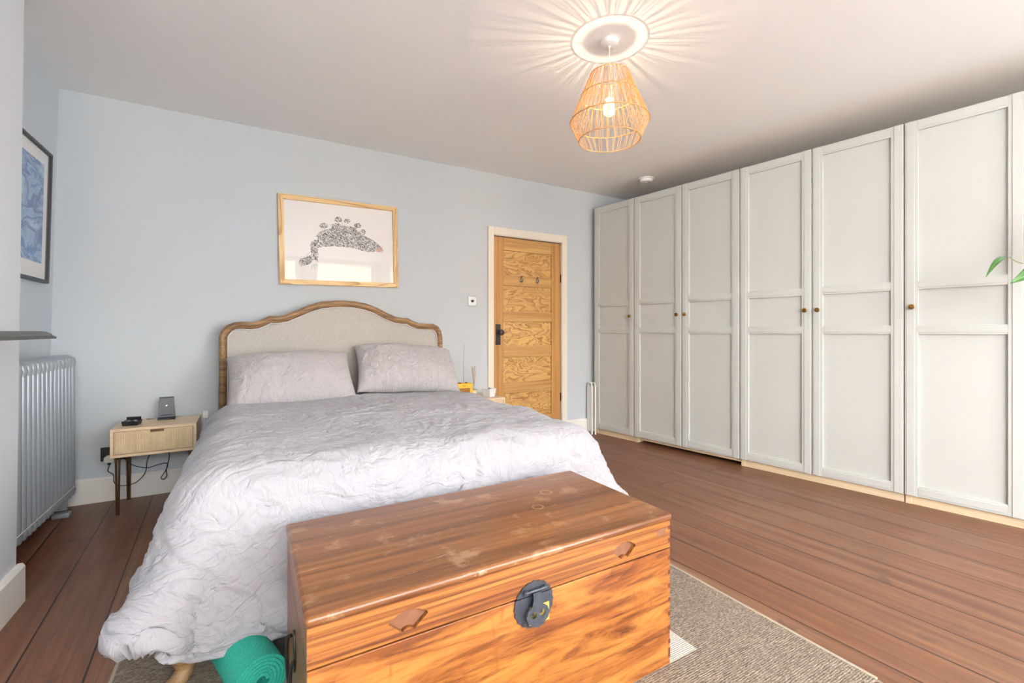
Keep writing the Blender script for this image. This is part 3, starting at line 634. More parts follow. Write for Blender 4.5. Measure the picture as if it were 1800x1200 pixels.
# ------------------------------------------------------------------ bed
bed = thing('bed', (.63, 2.6, 0), 'double bed with a scalloped wooden headboard upholstered in pale linen', 'bed')
bx, by = .63, 2.6
HBK = [(-.175, .25), (-.172, .503), (-.170, .80), (-.17, 1.026), (-.155, 1.066), (-.125, 1.104), (-.085, 1.124), (-.041, 1.13), (.013, 1.125), (.049, 1.131), (.086, 1.148), (.128, 1.172), (.145, 1.170), (.18, 1.171), (.228, 1.18), (.297, 1.212), (.377, 1.252), (.46, 1.28), (.555, 1.293), (.625, 1.296), (.70, 1.293), (.79, 1.278), (.875, 1.248), (.95, 1.208), (1.02, 1.180), (1.08, 1.171), (1.10, 1.170), (1.118, 1.172), (1.161, 1.148), (1.212, 1.13), (1.264, 1.127), (1.33, 1.127), (1.377, 1.106), (1.404, 1.068), (1.416, 1.01), (1.418, .80), (1.42, .503), (1.423, .25)]
def offset(pts, d):
    out = []
    for i, p in enumerate(pts):
        a = pts[max(i-1, 0)]; b = pts[min(i+1, len(pts)-1)]; tx, ty = b[0]-a[0], b[1]-a[1]; l = math.hypot(tx, ty); out.append((p[0]+ty/l*d, p[1]-tx/l*d))
    return out
def dens(pts, n=4):
    q = bez([(x, z, 0) for x, z in pts], n); return [(v[0], v[1]) for v in q]
HBd = HBK
fr_y = 3.60
o1 = HBd; i1 = offset(HBd, .047)
fm = MB(); prof = [(0, .07), (0, .012), (.006, .002), (.016, -.004), (.028, -.002), (.036, .006), (.040, .004), (.047, .012), (.047, .07)]
vs = []; n_ = len(HBd)
loops = [offset(HBd, d) for d, _ in prof]
for k in range(n_):
    for j, (d, dy) in enumerate(prof): vs.append((loops[j][k][0]-bx, fr_y+dy-by, loops[j][k][1]))
m0 = len(prof); fs = [(k*m0+j, k*m0+j+1, (k+1)*m0+j+1, (k+1)*m0+j) for k in range(n_-1) for j in range(m0-1)]
fs += [(k*m0+m0-1, k*m0, (k+1)*m0, (k+1)*m0+m0-1) for k in range(n_-1)]+[tuple(range(m0)), tuple(range((n_-1)*m0+m0-1, (n_-1)*m0-1, -1))]
fm.raw(vs, fs).build('headboard_frame', 'bedwood', bed, smooth=50)
ip = offset(HBd, .044)
MB().prism([(x-bx, z) for x, z in ip], .05, lambda a, b, d: (a, fr_y+.014+d-by, b)).build('headboard_cushion', 'uphol', bed, bevel=.01, seg=3)
MB().tube([(x-bx, fr_y+.008-by, z) for x, z in offset(HBd, .052)], .0045, 8, up=(0, 1, 0)).build('piping', 'sheet', bed)
# cabriole legs: turned and scroll-footed
def leg(x, y, sx, sy):
    zb = .0075 if y < 0 else 0
    c = [(x, y, .27), (x+sx*.010, y+sy*.010, .22), (x+sx*.018, y+sy*.018, .17), (x+sx*.006, y+sy*.006, .10), (x-sx*.002, y-sy*.002, .05), (x+sx*.012, y+sy*.012, .016), (x+sx*.014, y+sy*.014, zb)]
    MB().tube(bez(c, 6), [.042+.0*i for i in range(6)]+[.046]*6+[.040]*6+[.030]*6+[.024]*6+[.030]*6+[.030], 14).build('leg', 'bedwood', bed)
for x, y, sx, sy in ((-.165-bx, 1.685-by, -1.6, -1.2), (1.40-bx, 1.70-by, 1, -1), (-.14-bx, 3.52-by, -1, 1), (1.40-bx, 3.52-by, 1, 1)): leg(x, y, sx, sy)
Bx(-.15-bx, -.11-bx, 1.70-by, 3.58-by, .20, .32).build('side_rail', 'bedwood', bed, bevel=.005)
Bx(1.37-bx, 1.41-bx, 1.70-by, 3.58-by, .20, .32).build('side_rail', 'bedwood', bed, bevel=.005)
Bx(-.13-bx, 1.39-bx, 1.665-by, 1.70-by, .20, .32).build('foot_rail', 'bedwood', bed, bevel=.005)
Bx(-.11-bx, 1.37-bx, 1.70-by, 3.58-by, .28, .305).build('slats', 'bedwood', bed)
mt = tag(Bx(-.10, 1.36, 1.72, 3.585, .306, .565).build('mattress', 'sheet', bevel=.04, seg=4), 'mattress in a grey linen sheet, showing between the two pillows', 'mattress')

def grid_obj(name, A, uv, mat, B=None, parent=None, origin=(0, 0, 0)):
    """A: (ny, nx, 3) top surface, B: underside sharing the rim"""
    ny, nx = A.shape[:2]; V = A.reshape(-1, 3)-np.array(origin); idx = np.arange(ny*nx).reshape(ny, nx)
    F = np.stack([idx[:-1, :-1], idx[:-1, 1:], idx[1:, 1:], idx[1:, :-1]], -1).reshape(-1, 4)
    UV = uv.reshape(-1, 2)
    if B is not None:
        ib = idx.copy(); inn = np.zeros((ny, nx), bool); inn[1:-1, 1:-1] = True
        ib[inn] = ny*nx+np.arange(inn.sum()); V = np.vstack([V, B[inn]-np.array(origin)]); UV = np.vstack([UV, uv[inn]])
        F = np.vstack([F, np.stack([ib[:-1, :-1], ib[1:, :-1], ib[1:, 1:], ib[:-1, 1:]], -1).reshape(-1, 4)])
    me = bpy.data.meshes.new(name); me.vertices.add(len(V)); me.vertices.foreach_set('co', V.ravel())
    me.loops.add(F.size); me.loops.foreach_set('vertex_index', F.ravel().astype(np.int32))
    me.polygons.add(len(F)); me.polygons.foreach_set('loop_start', np.arange(0, F.size, 4, dtype=np.int32)); me.polygons.foreach_set('loop_total', np.full(len(F), 4, np.int32))
    me.polygons.foreach_set('use_smooth', np.ones(len(F), bool))
    u = me.uv_layers.new(name='UVMap'); u.data.foreach_set('uv', UV[F.ravel()].ravel())
    me.update(); me.validate(); me.materials.append(M[mat]); o = bpy.data.objects.new(name, me); COL.objects.link(o); o.location = origin
    if parent is not None: o.parent = parent
    return o
def normals(A):
    du = np.gradient(A, axis=1); dv = np.gradient(A, axis=0); n_ = np.cross(du, dv); n_ /= np.linalg.norm(n_, axis=2, keepdims=True)+1e-9; return n_
def upsample(A, k):
    def cr(A, k):
        n_ = A.shape[0]; P_ = np.concatenate([2*A[:1]-A[1:2], A, 2*A[-1:]-A[-2:-1]]); out = []
        for i in range(k):
            t = i/k; a, b, c, d = P_[:-3], P_[1:-2], P_[2:-1], P_[3:]
            out.append(.5*(2*b+(c-a)*t+(2*a-5*b+4*c-d)*t*t+(3*b-a-3*c+d)*t**3))
        o = np.stack(out, 1).reshape((-1,)+A.shape[1:]); return np.concatenate([o, A[-1:]])
    return cr(cr(A, k).swapaxes(0, 1), k).swapaxes(0, 1)

def drape():
    W, L = 2.34, 2.05; nx, ny = 81, 75; cx = .63; ytop = 3.30
    X, Y = np.meshgrid(np.linspace(-W/2, W/2, nx), np.linspace(0, L, ny))
    cn = np.clip((Y-L+.8)/.8, 0, 1)**2*(np.abs(X)/(W/2))**4      # stuffed corners draw in
    X = X-np.sign(X)*.20*cn; Y = Y-.36*cn
    p = np.stack([cx+X, ytop-Y, np.full_like(X, .70)], -1); p[..., 2] += .004*vnoise(X*6, Y*6, 3)
    v = np.zeros_like(p); dx, dy = W/(nx-1), L/(ny-1)
    def cons(di, dj, k):
        if dj >= 0: A = (slice(0, ny-di), slice(0, nx-dj)); B = (slice(di, ny), slice(dj, nx))
        else: A = (slice(0, ny-di), slice(-dj, nx)); B = (slice(di, ny), slice(0, nx+dj))
        return (di, dj, A, B, np.hypot(X[A]-X[B], Y[A]-Y[B])[..., None], k)
    CS = [cons(0, 1, 1), cons(1, 0, 1), cons(1, 1, .5), cons(1, -1, .5), cons(0, 2, .35), cons(2, 0, .35), cons(0, 5, .10), cons(5, 0, .10)]
    x0, x1, y0, y1, zt, rr = -.14, 1.40, 1.665, 5.0, .595, .085
    def collide(p, prev):
        z = np.minimum(p[..., 2], zt); dz = np.maximum(zt-z, 0)
        kx = 1+.50*dz**1.0; cxm = (x0+x1)/2; hx = (x1-x0)/2
        sx = (p[..., 0]-cxm)/kx; sy = p[..., 1]+.16*dz*1.0; sz = p[..., 2]
        qx = np.clip(sx, -hx+rr, hx-rr); qy = np.clip(sy, y0+rr, y1); qz = np.minimum(sz, zt-rr)
        ex, ey, ez = sx-qx, sy-qy, sz-qz; d = np.sqrt(ex*ex+ey*ey+ez*ez)+1e-9; inside = d < rr
        # fully inside the core
        core = d < 1e-6; ez = np.where(core, 1, ez); d = np.where(core, 1, d)
        f = rr/d; nxp = qx+ex*f; nyp = qy+ey*f; nzp = qz+ez*f
        new = np.stack([nxp*kx+cxm, nyp-.16*dz, nzp], -1); hit = inside[..., None]
        # friction
        pr = np.where(hit, prev, new); t = new+(pr-new)*.35*hit
        p = np.where(hit, np.where(hit, t, new), p)
        p = np.where(hit & (np.linalg.norm(t-new, axis=-1, keepdims=True) > .02), new, p)
        ch = (p[..., 2] < .52) & (p[..., 0] > .07) & (p[..., 0] < 1.18) & (p[..., 1] < 1.575); p[..., 1] = np.where(ch, 1.575, p[..., 1])
        fl = .115+.115*np.clip((np.abs(p[..., 0]-.64)-.80)/.06, 0, 1)*np.clip((1.95-p[..., 1])/.3, 0, 1)+.04*np.clip((p[..., 1]-1.6)/.3, 0, 1); p[..., 2] = np.maximum(p[..., 2], fl); p[..., 0] = np.clip(p[..., 0], -.335, 1.61); p[..., 1] = np.maximum(p[..., 1], 1.56); return p
    dt = 1/60
    for it in range(230):
        prev = p.copy(); v[..., 2] -= 9.8*dt; v *= .965; p = p+v*dt
        for _ in range(7):
            for (di, dj, A, B, L0, k) in CS:
                for ph in range(2 if max(di, abs(dj)) == 1 else 1):
                    d = p[B]-p[A]; l = np.linalg.norm(d, axis=-1, keepdims=True)+1e-9; c = d*((l-L0)/l)*.5*k*(.85 if di*dj == 0 else .45)
                    if max(di, abs(dj)) > 1: c = np.where(l < L0, c, 0)   # bending resists folding only
                    q = np.zeros_like(p); q[A] += c; q[B] -= c; p = p+q
            p[0, :, 1] = ytop; p = collide(p, prev)
        v = (p-prev)/dt; sp_ = np.linalg.norm(v, axis=-1, keepdims=True); v = np.where(sp_ > 2.5, v*2.5/sp_, v)
    return p, X, Y, W, L
p_, X_, Y_, DW, DL = drape()
A = upsample(p_, 4); ny, nx = A.shape[:2]
sx, sy = np.meshgrid(np.linspace(-DW/2, DW/2, nx), np.linspace(0, DL, ny))
n1 = normals(A)
if n1[ny//2, nx//2, 2] < 0: n1 = -n1
wx = sx+.16*fbm(sx*2.2, sy*2.2, 2, 31); wy = sy+.16*fbm(sx*2.2+9, sy*2.2, 2, 41)
edge = np.minimum(np.minimum(DW/2-np.abs(sx), DL-sy), sy+.02)
front = np.clip((sy-1.45)/.25, 0, 1); sides = np.clip((np.abs(sx)-.70)/.15, 0, 1)
puff = .030*np.sqrt(np.clip(edge/.10, 0, 1))
disp = .013*fbm(sx*2.6, sy*3.2, 2, 5)
disp += .012*ridge(wx*1.6+.3*wy, wy*6.5, 51, 2.2)*(1-front)*(.5+.5*vnoise(sx*2, sy*2, 6))
disp += .013*ridge(wx*6.5, wy*1.3, 61, 2.0)*np.maximum(front, sides)*(.7+.6*vnoise(sx*2.5, sy*2.5, 9))
disp += .0065*ridge(wx*9, wy*9, 71, 3.0)*(.6+.6*vnoise(sx*3, sy*3, 8)) + .004*ridge(wx*17, wy*13, 81, 3.0)
T = A+n1*(puff+disp*np.clip(edge/.05, .25, 1))[..., None]; U = A-n1*(puff*.45)[..., None]
U[..., 2] = np.maximum(U[..., 2], .012); T[..., 2] = np.maximum(T[..., 2], .012)
duv = grid_obj('duvet', T, np.stack([sx, sy], -1), 'linen', U, origin=(.64, 2.3, .1))
tag(duv, 'rumpled pale grey linen duvet draped over the bed', 'duvet')

def pillow(name, w_, h_, th, label, mtx, seed):
    n_ = 90; m = 64; u, v = np.meshgrid(np.linspace(-1, 1, n_), np.linspace(-1, 1, m))
    x = w_/2*u*(1-.045*(1-v**2)*np.abs(u)**3); y = h_/2*v*(1-.06*(1-u**2)*np.abs(v)**3)
    t = th/2*np.clip((1-np.abs(u)**3.2), 0, 1)**.55*np.clip((1-np.abs(v)**3.0), 0, 1)**.55
    cr = .011*ridge(x*9+.2*fbm(x*5, y*5, 2, seed), y*6, seed+3, 2.2)*np.clip(np.abs(u)**2+.3, 0, 1)+.010*fbm(x*5, y*5, 2, seed+9)+.005*ridge(x*16, y*16, seed+5, 3)
    ed = np.clip(np.minimum(1-np.abs(u), 1-np.abs(v))*6, 0, 1)
    A_ = np.stack([x, y, t+cr*ed], -1); B_ = np.stack([x, y, -t*.8], -1)
    # sag: lower edge folds, whole body bends over its support
    for Q in (A_, B_): Q[..., 2] += -.05*(Q[..., 1]/h_*2)**2*.5+.012*vnoise(Q[..., 0]*4, Q[..., 1]*4, seed+2)
    mt_ = np.array(mtx); f = lambda Q: Q @ mt_[:3, :3].T+mt_[:3, 3]
    A_, B_ = f(A_), f(B_); o = tuple(mt_[:3, 3]); uvp = np.stack([x, y], -1)
    return tag(grid_obj('pillow', A_, uvp, 'pillowlinen', B_, origin=o), label, 'pillow', 'linen pillows on the bed')
def orient(c, tilt, roll, yaw=0): return Matrix.Translation(c) @ Matrix.Rotation(R(yaw), 4, 'Z') @ Matrix.Rotation(R(tilt), 4, 'X') @ Matrix.Rotation(R(roll), 4, 'Z')
pillow('pillow', .75, .46, .20, 'left linen pillow, lying lower against the headboard', orient((.255, 3.29, .760), 42, 1.5), 10)
pillow('pillow', .74, .46, .20, 'right linen pillow, propped higher against the headboard', orient((1.03, 3.33, .80), 42, -4, -2), 20)

# ------------------------------------------------------------------ chest
CX, CY = .630, 1.258; HW, HD, CH, SEAM = .528, .260, .485, .377
ch = thing('wooden_chest', (CX, CY, 0), 'glossy camphor wood chest with round iron lock at the foot of the bed', 'chest')
bd = MB().box(-HW, HW, -HD, -HD+.02, .008, SEAM-.003).build('front_board', 'chest_front', ch, bevel=.0015)
Bx(-HW, HW, HD-.02, HD, .008, SEAM-.0015).build('back_board', 'chest_end', ch, bevel=.0015)
for s_ in (-1, 1): Bx(min(s_*HW, s_*(HW-.02)), max(s_*HW, s_*(HW-.02)), -HD+.02, HD-.02, .008, SEAM-.0015).build('side_board', 'chest_end', ch, bevel=.001)
Bx(-HW+.02, HW-.02, -HD+.02, HD-.02, .010, .026).build('base', 'chest_end', ch)
Bx(-HW+.01, HW-.01, -HD+.012, HD-.01, .009, SEAM+.004).v and None
lid = bpy.data.objects.new('lid', None); COL.objects.link(lid); lid.parent = ch; lid.location = (0, 0, SEAM)
LH = CH-SEAM; TB = .022
def fan(cx, z0=.0):
    pts = []; n_ = 6
    for k in range(n_*4+1):
        t = k/(n_*4); a = R(138-96*t); rad = .058*(1+.028*abs(math.sin(t*n_*math.pi))); pts.append((cx+rad*math.cos(a)*1.06, z0+.002+rad*math.sin(a)))
    for k in range(9):
        t = k/8; a = R(48+84*t); pts.append((cx+.021*math.cos(a), z0+.0+.021*math.sin(a)-.001))
    return pts
Z0 = .0415-.002-.02
fans = [fan(.311-CX, .377+.0-SEAM+.0), fan(.963-CX, .0)]
fans = [[(x, z+.0) for x, z in f] for f in fans]
lf = MB(); outer = [(-HW, .0015), (HW, .0015), (HW, LH-TB), (-HW, LH-TB)]
tri = tessellate_polygon([[Vector((p[0], p[1], 0)) for p in l] for l in [outer]+fans]); flat = outer+fans[0]+fans[1]
lf.raw([(a, -HD, b) for a, b in flat], [tuple(t) for t in tri])
o_ = 4
for f_ in fans:
    m = len(f_); lf.raw([(a, -HD, b) for a, b in f_]+[(a, -HD+.0125, b) for a, b in f_], [(i, (i+1) % m, m+(i+1) % m, m+i) for i in range(m)])
lf.raw([(-HW, -HD, .0015), (HW, -HD, .0015), (HW, -HD+.02, .0015), (-HW, -HD+.02, .0015)], [(0, 1, 2, 3)])
lf.raw([(-HW, -HD, .0015), (-HW, -HD, LH-TB), (-HW, -HD+.02, LH-TB), (-HW, -HD+.02, .0015)], [(0, 1, 2, 3)])
lf.raw([(HW, -HD, .0015), (HW, -HD, LH-TB), (HW, -HD+.02, LH-TB), (HW, -HD+.02, .0015)], [(0, 1, 2, 3)])
lfo = lf.build('lid_front', 'chest_lid', lid, smooth=20)
for f_ in fans:
    MB().prism(f_, .003, lambda a, b, d: (a, -HD+.0122+d, b)).build('carved_fan', 'foxed', lfo)
for s_ in (-1, 1): Bx(min(s_*HW, s_*(HW-.02)), max(s_*HW, s_*(HW-.02)), -HD+.02, HD, .0015, LH-TB).build('lid_side', 'chest_end', lid, bevel=.001)
Bx(-HW+.02, HW-.02, HD-.02, HD, .0015, LH-TB).build('lid_back', 'chest_end', lid)
Bx(-HW-.005, HW+.005, -HD-.006, HD+.004, LH-TB, LH).build('lid_top', 'chest_top', lid, bevel=.009, seg=4)
# dovetails at the right front corner and left corner
for s_ in (1, -1):
    for k in range(8):
        z = .030+k*.044; x = s_*(HW-.004); Bx(x-.0045, x+.0045, -HD-.0006, -HD+.004, z, z+(.030 if k == 0 else .013)).build('dovetail', 'endgrain' if s_ > 0 else 'chest_end', bd)
    for z in (.018, .058): Bx(s_*(HW-.004)-.0045, s_*(HW-.004)+.0045, -HD-.0006, -HD+.004, z, z+.012).build('dovetail', 'endgrain' if s_ > 0 else 'chest_end', lfo)
# round lock plate, split at the seam
LX, LZ, LR = .643-CX, .353, .0605
def scal(a): return LR*(1-.05+.05*abs(math.cos(a*10)))
full = [(LX+scal(2*math.pi*k/96)*math.cos(2*math.pi*k/96), LZ+scal(2*math.pi*k/96)*math.sin(2*math.pi*k/96)) for k in range(96)]
yy0 = -HD-.001
up = [p for p in full if p[1] > SEAM+.0008]; up.sort(key=lambda p: -math.atan2(p[1]-LZ, p[0]-LX)); lo_ = [p for p in full if p[1] < SEAM-.0008]; lo_.sort(key=lambda p: (math.atan2(p[1]-LZ, p[0]-LX)+1.5*math.pi) % (2*math.pi))
MB().prism([(a, b-SEAM) for a, b in up], -.003, lambda a, b, d: (a, yy0+d, b)).build('upper_lock_plate', 'iron', lid, smooth=20)
MB().prism(lo_, -.003, lambda a, b, d: (a, yy0+d, b)).build('lower_lock_plate', 'iron', ch, smooth=20)
Bx(LX-.028, LX+.052, yy0-.018, yy0-.003, LZ-.056, LZ-.012).build('hasp_block', 'gold', ch, bevel=.001) if False else Bx(LX-.016, LX+.046, yy0-.0045, yy0-.003, LZ-.052, LZ-.005).build('gold_label', 'gold', ch)
hs = [(-.013, .036), (.013, .036), (.012, .018), (.016, .004), (.030, -.006), (.035, -.020), (.031, -.034), (.022, -.040), (.017, -.047), (.006, -.049), (0, -.054), (-.006, -.049), (-.017, -.047), (-.022, -.040), (-.031, -.034), (-.035, -.020), (-.030, -.006), (-.016, .004), (-.012, .018)]
def circ(cx, cz, r_, n_=16): return [(cx+r_*math.cos(2*math.pi*k/n_), cz+r_*math.sin(2*math.pi*k/n_)) for k in range(n_)]
hx = LX+.002; hy = yy0-.012
MB().prism([(a+hx, b+LZ-SEAM) for a, b in hs], -.003, lambda a, b, d: (a, hy+d-(.004*(b-.03)/-.08), b), [circ(hx-.013, LZ-.018-SEAM, .0085), circ(hx+.013, LZ-.018-SEAM, .0085)]).build('hasp', 'iron', lid, smooth=30)
for s_ in (-1, 1): MB().tube([(hx+s_*.013, yy0-.002, LZ-.018), (hx+s_*.013, hy+.001, LZ-.018)], .0055, 12).build('staple', 'iron', ch)
hp = MB().tube([(hx-.032, yy0-.009, LZ+.038-SEAM), (hx+.032, yy0-.009, LZ+.038-SEAM)], .0038, 12)
for s_ in (-1, 1): hp.ring((hx+s_*.03, yy0-.009, LZ+.038-SEAM), .0048, .0025, 16, 6, 'Y').tube([(hx+s_*.03, yy0+.001, LZ+.038-SEAM), (hx+s_*.03, yy0-.01, LZ+.038-SEAM)], .0045, 10)
hp.build('hinge_pin', 'iron', lid)
# patch of worn lacquer and side handles
Bx(1.10-CX, 1.135-CX, -HD-.0003, -HD+.001, .045, .066).build('worn_patch', 'foxed', lfo)
for s_ in (-1, 1):
    x = s_*(HW+.001); MB().prism([(.022*math.cos(t)*(1+.1*math.cos(4*t)), .262+.052*math.sin(t)) for t in [2*math.pi*k/32 for k in range(32)]], s_*.003, lambda a, b, d: (x+d, a, b)).build('handle_plate', 'blackiron', ch)
    MB().tube(bez([(x+s_*.004, -.052, .272), (x+s_*.013, -.056, .262), (x+s_*.015, -.050, .215), (x+s_*.015, 0, .195), (x+s_*.015, .050, .215), (x+s_*.013, .056, .262), (x+s_*.004, .052, .272)], 6), .0045, 8).build('side_handle', 'blackiron', ch)

# ------------------------------------------------------------------ rug and yoga mat
rg = thing('rug', (.6475, 1.64, 0), 'flat woven taupe rug with a cream centre under the chest and bed', 'rug')
Bx(-1.0075, 1.0075, -1.0, 1.0, .001, .007).build('weave', 'rug', rg, bevel=.002)
for x in (-1.0115, 1.0005): Bx(x, x+.011, -1.0, 1.0, .0005, .0095).build('bound_edge', 'fringe', rg, bevel=.003)
fg = MB(); r5 = random.Random(5)
for k in range(300):
    x = -1.005+2.01*k/299; e = r5.uniform(-.012, .012)
    fg.tube([(x, -1.0, .004), (x+e*.4, -1.008, .007), (x+e, -1.022+r5.uniform(-.006, .004), .002)], [.0014, .0011, .0007], 4, False)
tag(fg.build('fringe', 'fringe', rg), kind='stuff')
ym = thing('yoga_mat', (.034, 1.455, .0733+.0078), 'teal rolled exercise mat under the foot of the bed beside the chest', 'exercise mat', rot=R(16))
sp = []; turns = 5.6; nS = 260
for k in range(nS+1):
    t = k/nS; a = t*turns*2*math.pi; r_ = .015+.054*t; sp.append((r_*math.cos(a), r_*math.sin(a)))
th_ = .0085; vs = []; fs = []
for k, (a, b) in enumerate(sp):
    l = math.hypot(a, b); ux, uz = a/l, b/l; tt = th_*.5
    for yy in (0, .46): vs += [(a+ux*tt, yy, b+uz*tt), (a-ux*tt, yy, b-uz*tt)]
for k in range(nS):
    a = k*4; b = a+4; fs += [(a, b, b+2, a+2), (a+1, a+3, b+3, b+1), (a, a+1, b+1, b), (a+2, b+2, b+3, a+3)]
fs += [(0, 2, 3, 1), (nS*4, nS*4+1, nS*4+3, nS*4+2)]
MB().raw(vs, fs).build('rolled_foam', 'mat', ym, bevel=0, smooth=50)

# ------------------------------------------------------------------ nightstands
def nightstand(x0, label):
    W_, D_, Z0_, Z1_ = .408, .33, .335, .500
    o = thing('nightstand', (x0+W_/2, 3.565, 0), label, 'nightstand', 'cane-fronted nightstands')
    h = W_/2; y0, y1 = -D_/2, D_/2; t = .016
    MB().box(-h, h, y0, y1, Z1_-t, Z1_).box(-h, h, y0, y1, Z0_, Z0_+t).box(-h, -h+t, y0, y1, Z0_+t, Z1_-t).box(h-t, h, y0, y1, Z0_+t, Z1_-t).box(-h+t, h-t, y1-.008, y1, Z0_+t, Z1_-t).build('case', 'nightstand', o, bevel=.0012)
    e = .0025; a, b, c, d = -h+t+e, h-t-e, Z0_+t+e, Z1_-t-e; fw = .014; nt = .05
    dm = MB().box(a, b, y0+.005, y0+.017, c, d)
    dw = dm.build('drawer', 'nightstand', o)
    # rattan insert over nearly the whole drawer front, notch handle at the middle top
    ins = [(a+.004, c+.004), (b-.004, c+.004), (b-.004, d-.004), (nt, d-.004), (nt-.006, d-.015), (-nt+.006+.02, d-.015), (-nt+.02, d-.004), (a+.004, d-.004)]
    MB().prism(ins, -.004, lambda p, q, k: (p, y0+.005+k, q)).build('cane_panel', 'rattan', dw, smooth=10)
    Bx(-nt+.028, nt-.006, y0+.0035, y0+.005, d-.014, d).build('pull_notch', 'bronze', dw)
    for sx_ in (-1, 1):
        for sy_ in (-1, 1):
            lx, ly = sx_*(h-.030), sy_*(D_/2-.025); MB().tube([(lx-.008, ly, Z0_), (lx-.004, ly, 0)], .0055, 10).tube([(lx+.008, ly, Z0_), (lx+.004, ly, 0)], .0055, 10).build('leg', 'bronze', o)
    return o
nightstand(-.684, 'cane-fronted oak nightstand on the left, between radiator and bed')
nightstand(1.495, 'cane-fronted oak nightstand on the right of the bed, beside the wooden door')
NT = .5005
# left nightstand items
cs = thing('charging_stand', (-.455, 3.655, NT), 'grey fabric phone charging stand leaning back on the left nightstand', 'phone stand', rot=R(6))
Bx(-.046, .046, -.045, .045, 0, .010).build('base', 'black', cs, bevel=.003)
mt2 = Matrix.Translation((0, -.012, .012)) @ Matrix.Rotation(R(-16), 4, 'X')
MB().prism([(-.045, 0), (.045, 0), (.037, .125), (-.037, .125)], .014, lambda a, b, d: mt2 @ Vector((a, d, b))).build('rest', 'greycloth', cs, bevel=.003)
MB().prism([(-.038, .125), (.038, .125), (.038, .130), (-.038, .130)], .015, lambda a, b, d: mt2 @ Vector((a, d, b))).build('top_edge', 'black', cs, bevel=.001)
MB().box(-.036, .036, -.004, .0, .012, .016, mt2).build('lip', 'black', cs, bevel=.001)
MB().prism(circ(0, .075, .005, 14), -.0006, lambda a, b, d: mt2 @ Vector((a, d, b))).build('mark', 'chrome', cs)
bc = thing('open_case', (-.605, 3.515, NT), 'small black open case holding two silver round pieces on left nightstand', 'small case', rot=R(-8))
MB().raw([(-.036, -.030, 0), (.036, -.030, 0), (.036, .030, 0), (-.036, .030, 0), (-.041, -.034, .026), (.041, -.034, .026), (.041, .034, .026), (-.041, .034, .026), (-.036, -.029, .026), (.036, -.029, .026), (.036, .029, .026), (-.036, .029, .026), (-.032, -.026, .010), (.032, -.026, .010), (.032, .026, .010), (-.032, .026, .010)],
         [(0, 3, 2, 1), (0, 1, 5, 4), (1, 2, 6, 5), (2, 3, 7, 6), (3, 0, 4, 7), (4, 5, 9, 8), (5, 6, 10, 9), (6, 7, 11, 10), (7, 4, 8, 11), (8, 9, 13, 12), (9, 10, 14, 13), (10, 11, 15, 14), (11, 8, 12, 15), (12, 13, 14, 15)]).build('tray', 'black', bc)
Bx(-.036, .036, .030, .034, .026, .044).build('lid', 'black', bc, bevel=.001)
for s_ in (-1, 1): MB().lathe([(0, .010), (.013, .012), (.015, .020), (.011, .028), (0, .031)], (s_*.016, 0, 0), 20).build('round_piece', 'chrome', bc)
tk = MB().tube(bez([(0, 0, .003), (.012, .004, .006), (.018, -.006, .004), (.030, 0, .003)], 5), .003, 8)
tag(tk.lathe([(0, 0), (.006, .001), (.006, .008), (0, .010)], (0, 0, 0), 12).build('trinket', 'chrome', loc=(-.56+.02, 3.665, NT)), 'tiny silver trinket on the left nightstand between case and charging stand', 'trinket')
# sockets, plug, cables
so = thing('wall_socket', (-.755, BY, .292), 'black wall socket low on the wall behind the left nightstand', 'wall socket')
Bx(-.043, .105, -.008, 0, -.043, .043).build('plate', 'black', so, bevel=.002)
pg = thing('power_plug', (-.752, BY-.008, .262), 'grey power plug pushed into the black wall socket', 'plug')
MB().prism([(-.026, -.02), (.026, -.02), (.026, .012), (.012, .026), (-.012, .026), (-.026, .012)], -.028, lambda a, b, d: (a, d, b)).build('body', 'skirting', pg, bevel=.004)
Bx(-.007, .007, -.024, -.008, -.036, -.018).build('cord_grip', 'black', pg, bevel=.002)
def cable(pts, label, name='cable', r_=.0024, mat='cable'):
    return tag(MB().tube(bez(pts, 10), r_, 8).build(name, mat), label, 'cable', 'cables under the left nightstand')
cable([(-.752, 3.726, .222), (-.757, 3.722, .19), (-.73, 3.715, .165), (-.725, 3.71, .12), (-.70, 3.70, .097), (-.64, 3.68, .10), (-.60, 3.675, .12), (-.565, 3.67, .17), (-.555, 3.665, .24), (-.535, 3.66, .30), (-.52, 3.66, .3305)], 'black cable looping from the plug down near the floor and up to the left nightstand')
cable([(-.69, 3.735, .27), (-.66, 3.722, .235), (-.625, 3.72, .205), (-.56, 3.715, .185), (-.50, 3.71, .20), (-.462, 3.70, .205), (-.456, 3.70, .18), (-.475, 3.70, .14), (-.49, 3.70, .115), (-.478, 3.702, .10), (-.46, 3.702, .12), (-.462, 3.70, .16), (-.452, 3.695, .21), (-.445, 3.69, .26), (-.45, 3.685, .3305)], 'black cable with a small hanging loop in the middle under the left nightstand')
cable([(-.68, 3.735, .30), (-.64, 3.725, .285), (-.60, 3.72, .29), (-.57, 3.71, .31), (-.56, 3.70, .3305)], 'short black cable running straight from socket to underside of left nightstand')
s2 = tag(Bx(-.268, -.238, BY-.01, BY, .47, .52).build('wall_socket', 'white', bevel=.002), 'white wall socket just right of the left nightstand top', 'wall socket')
tag(MB().tube(bez([(-.256, 3.738, .475), (-.262, 3.733, .43), (-.258, 3.735, .36), (-.256, 3.735, .30)], 8), .003, 8).build('charging_lead', 'white'), 'white charging lead hanging down beside the left nightstand', 'cable')
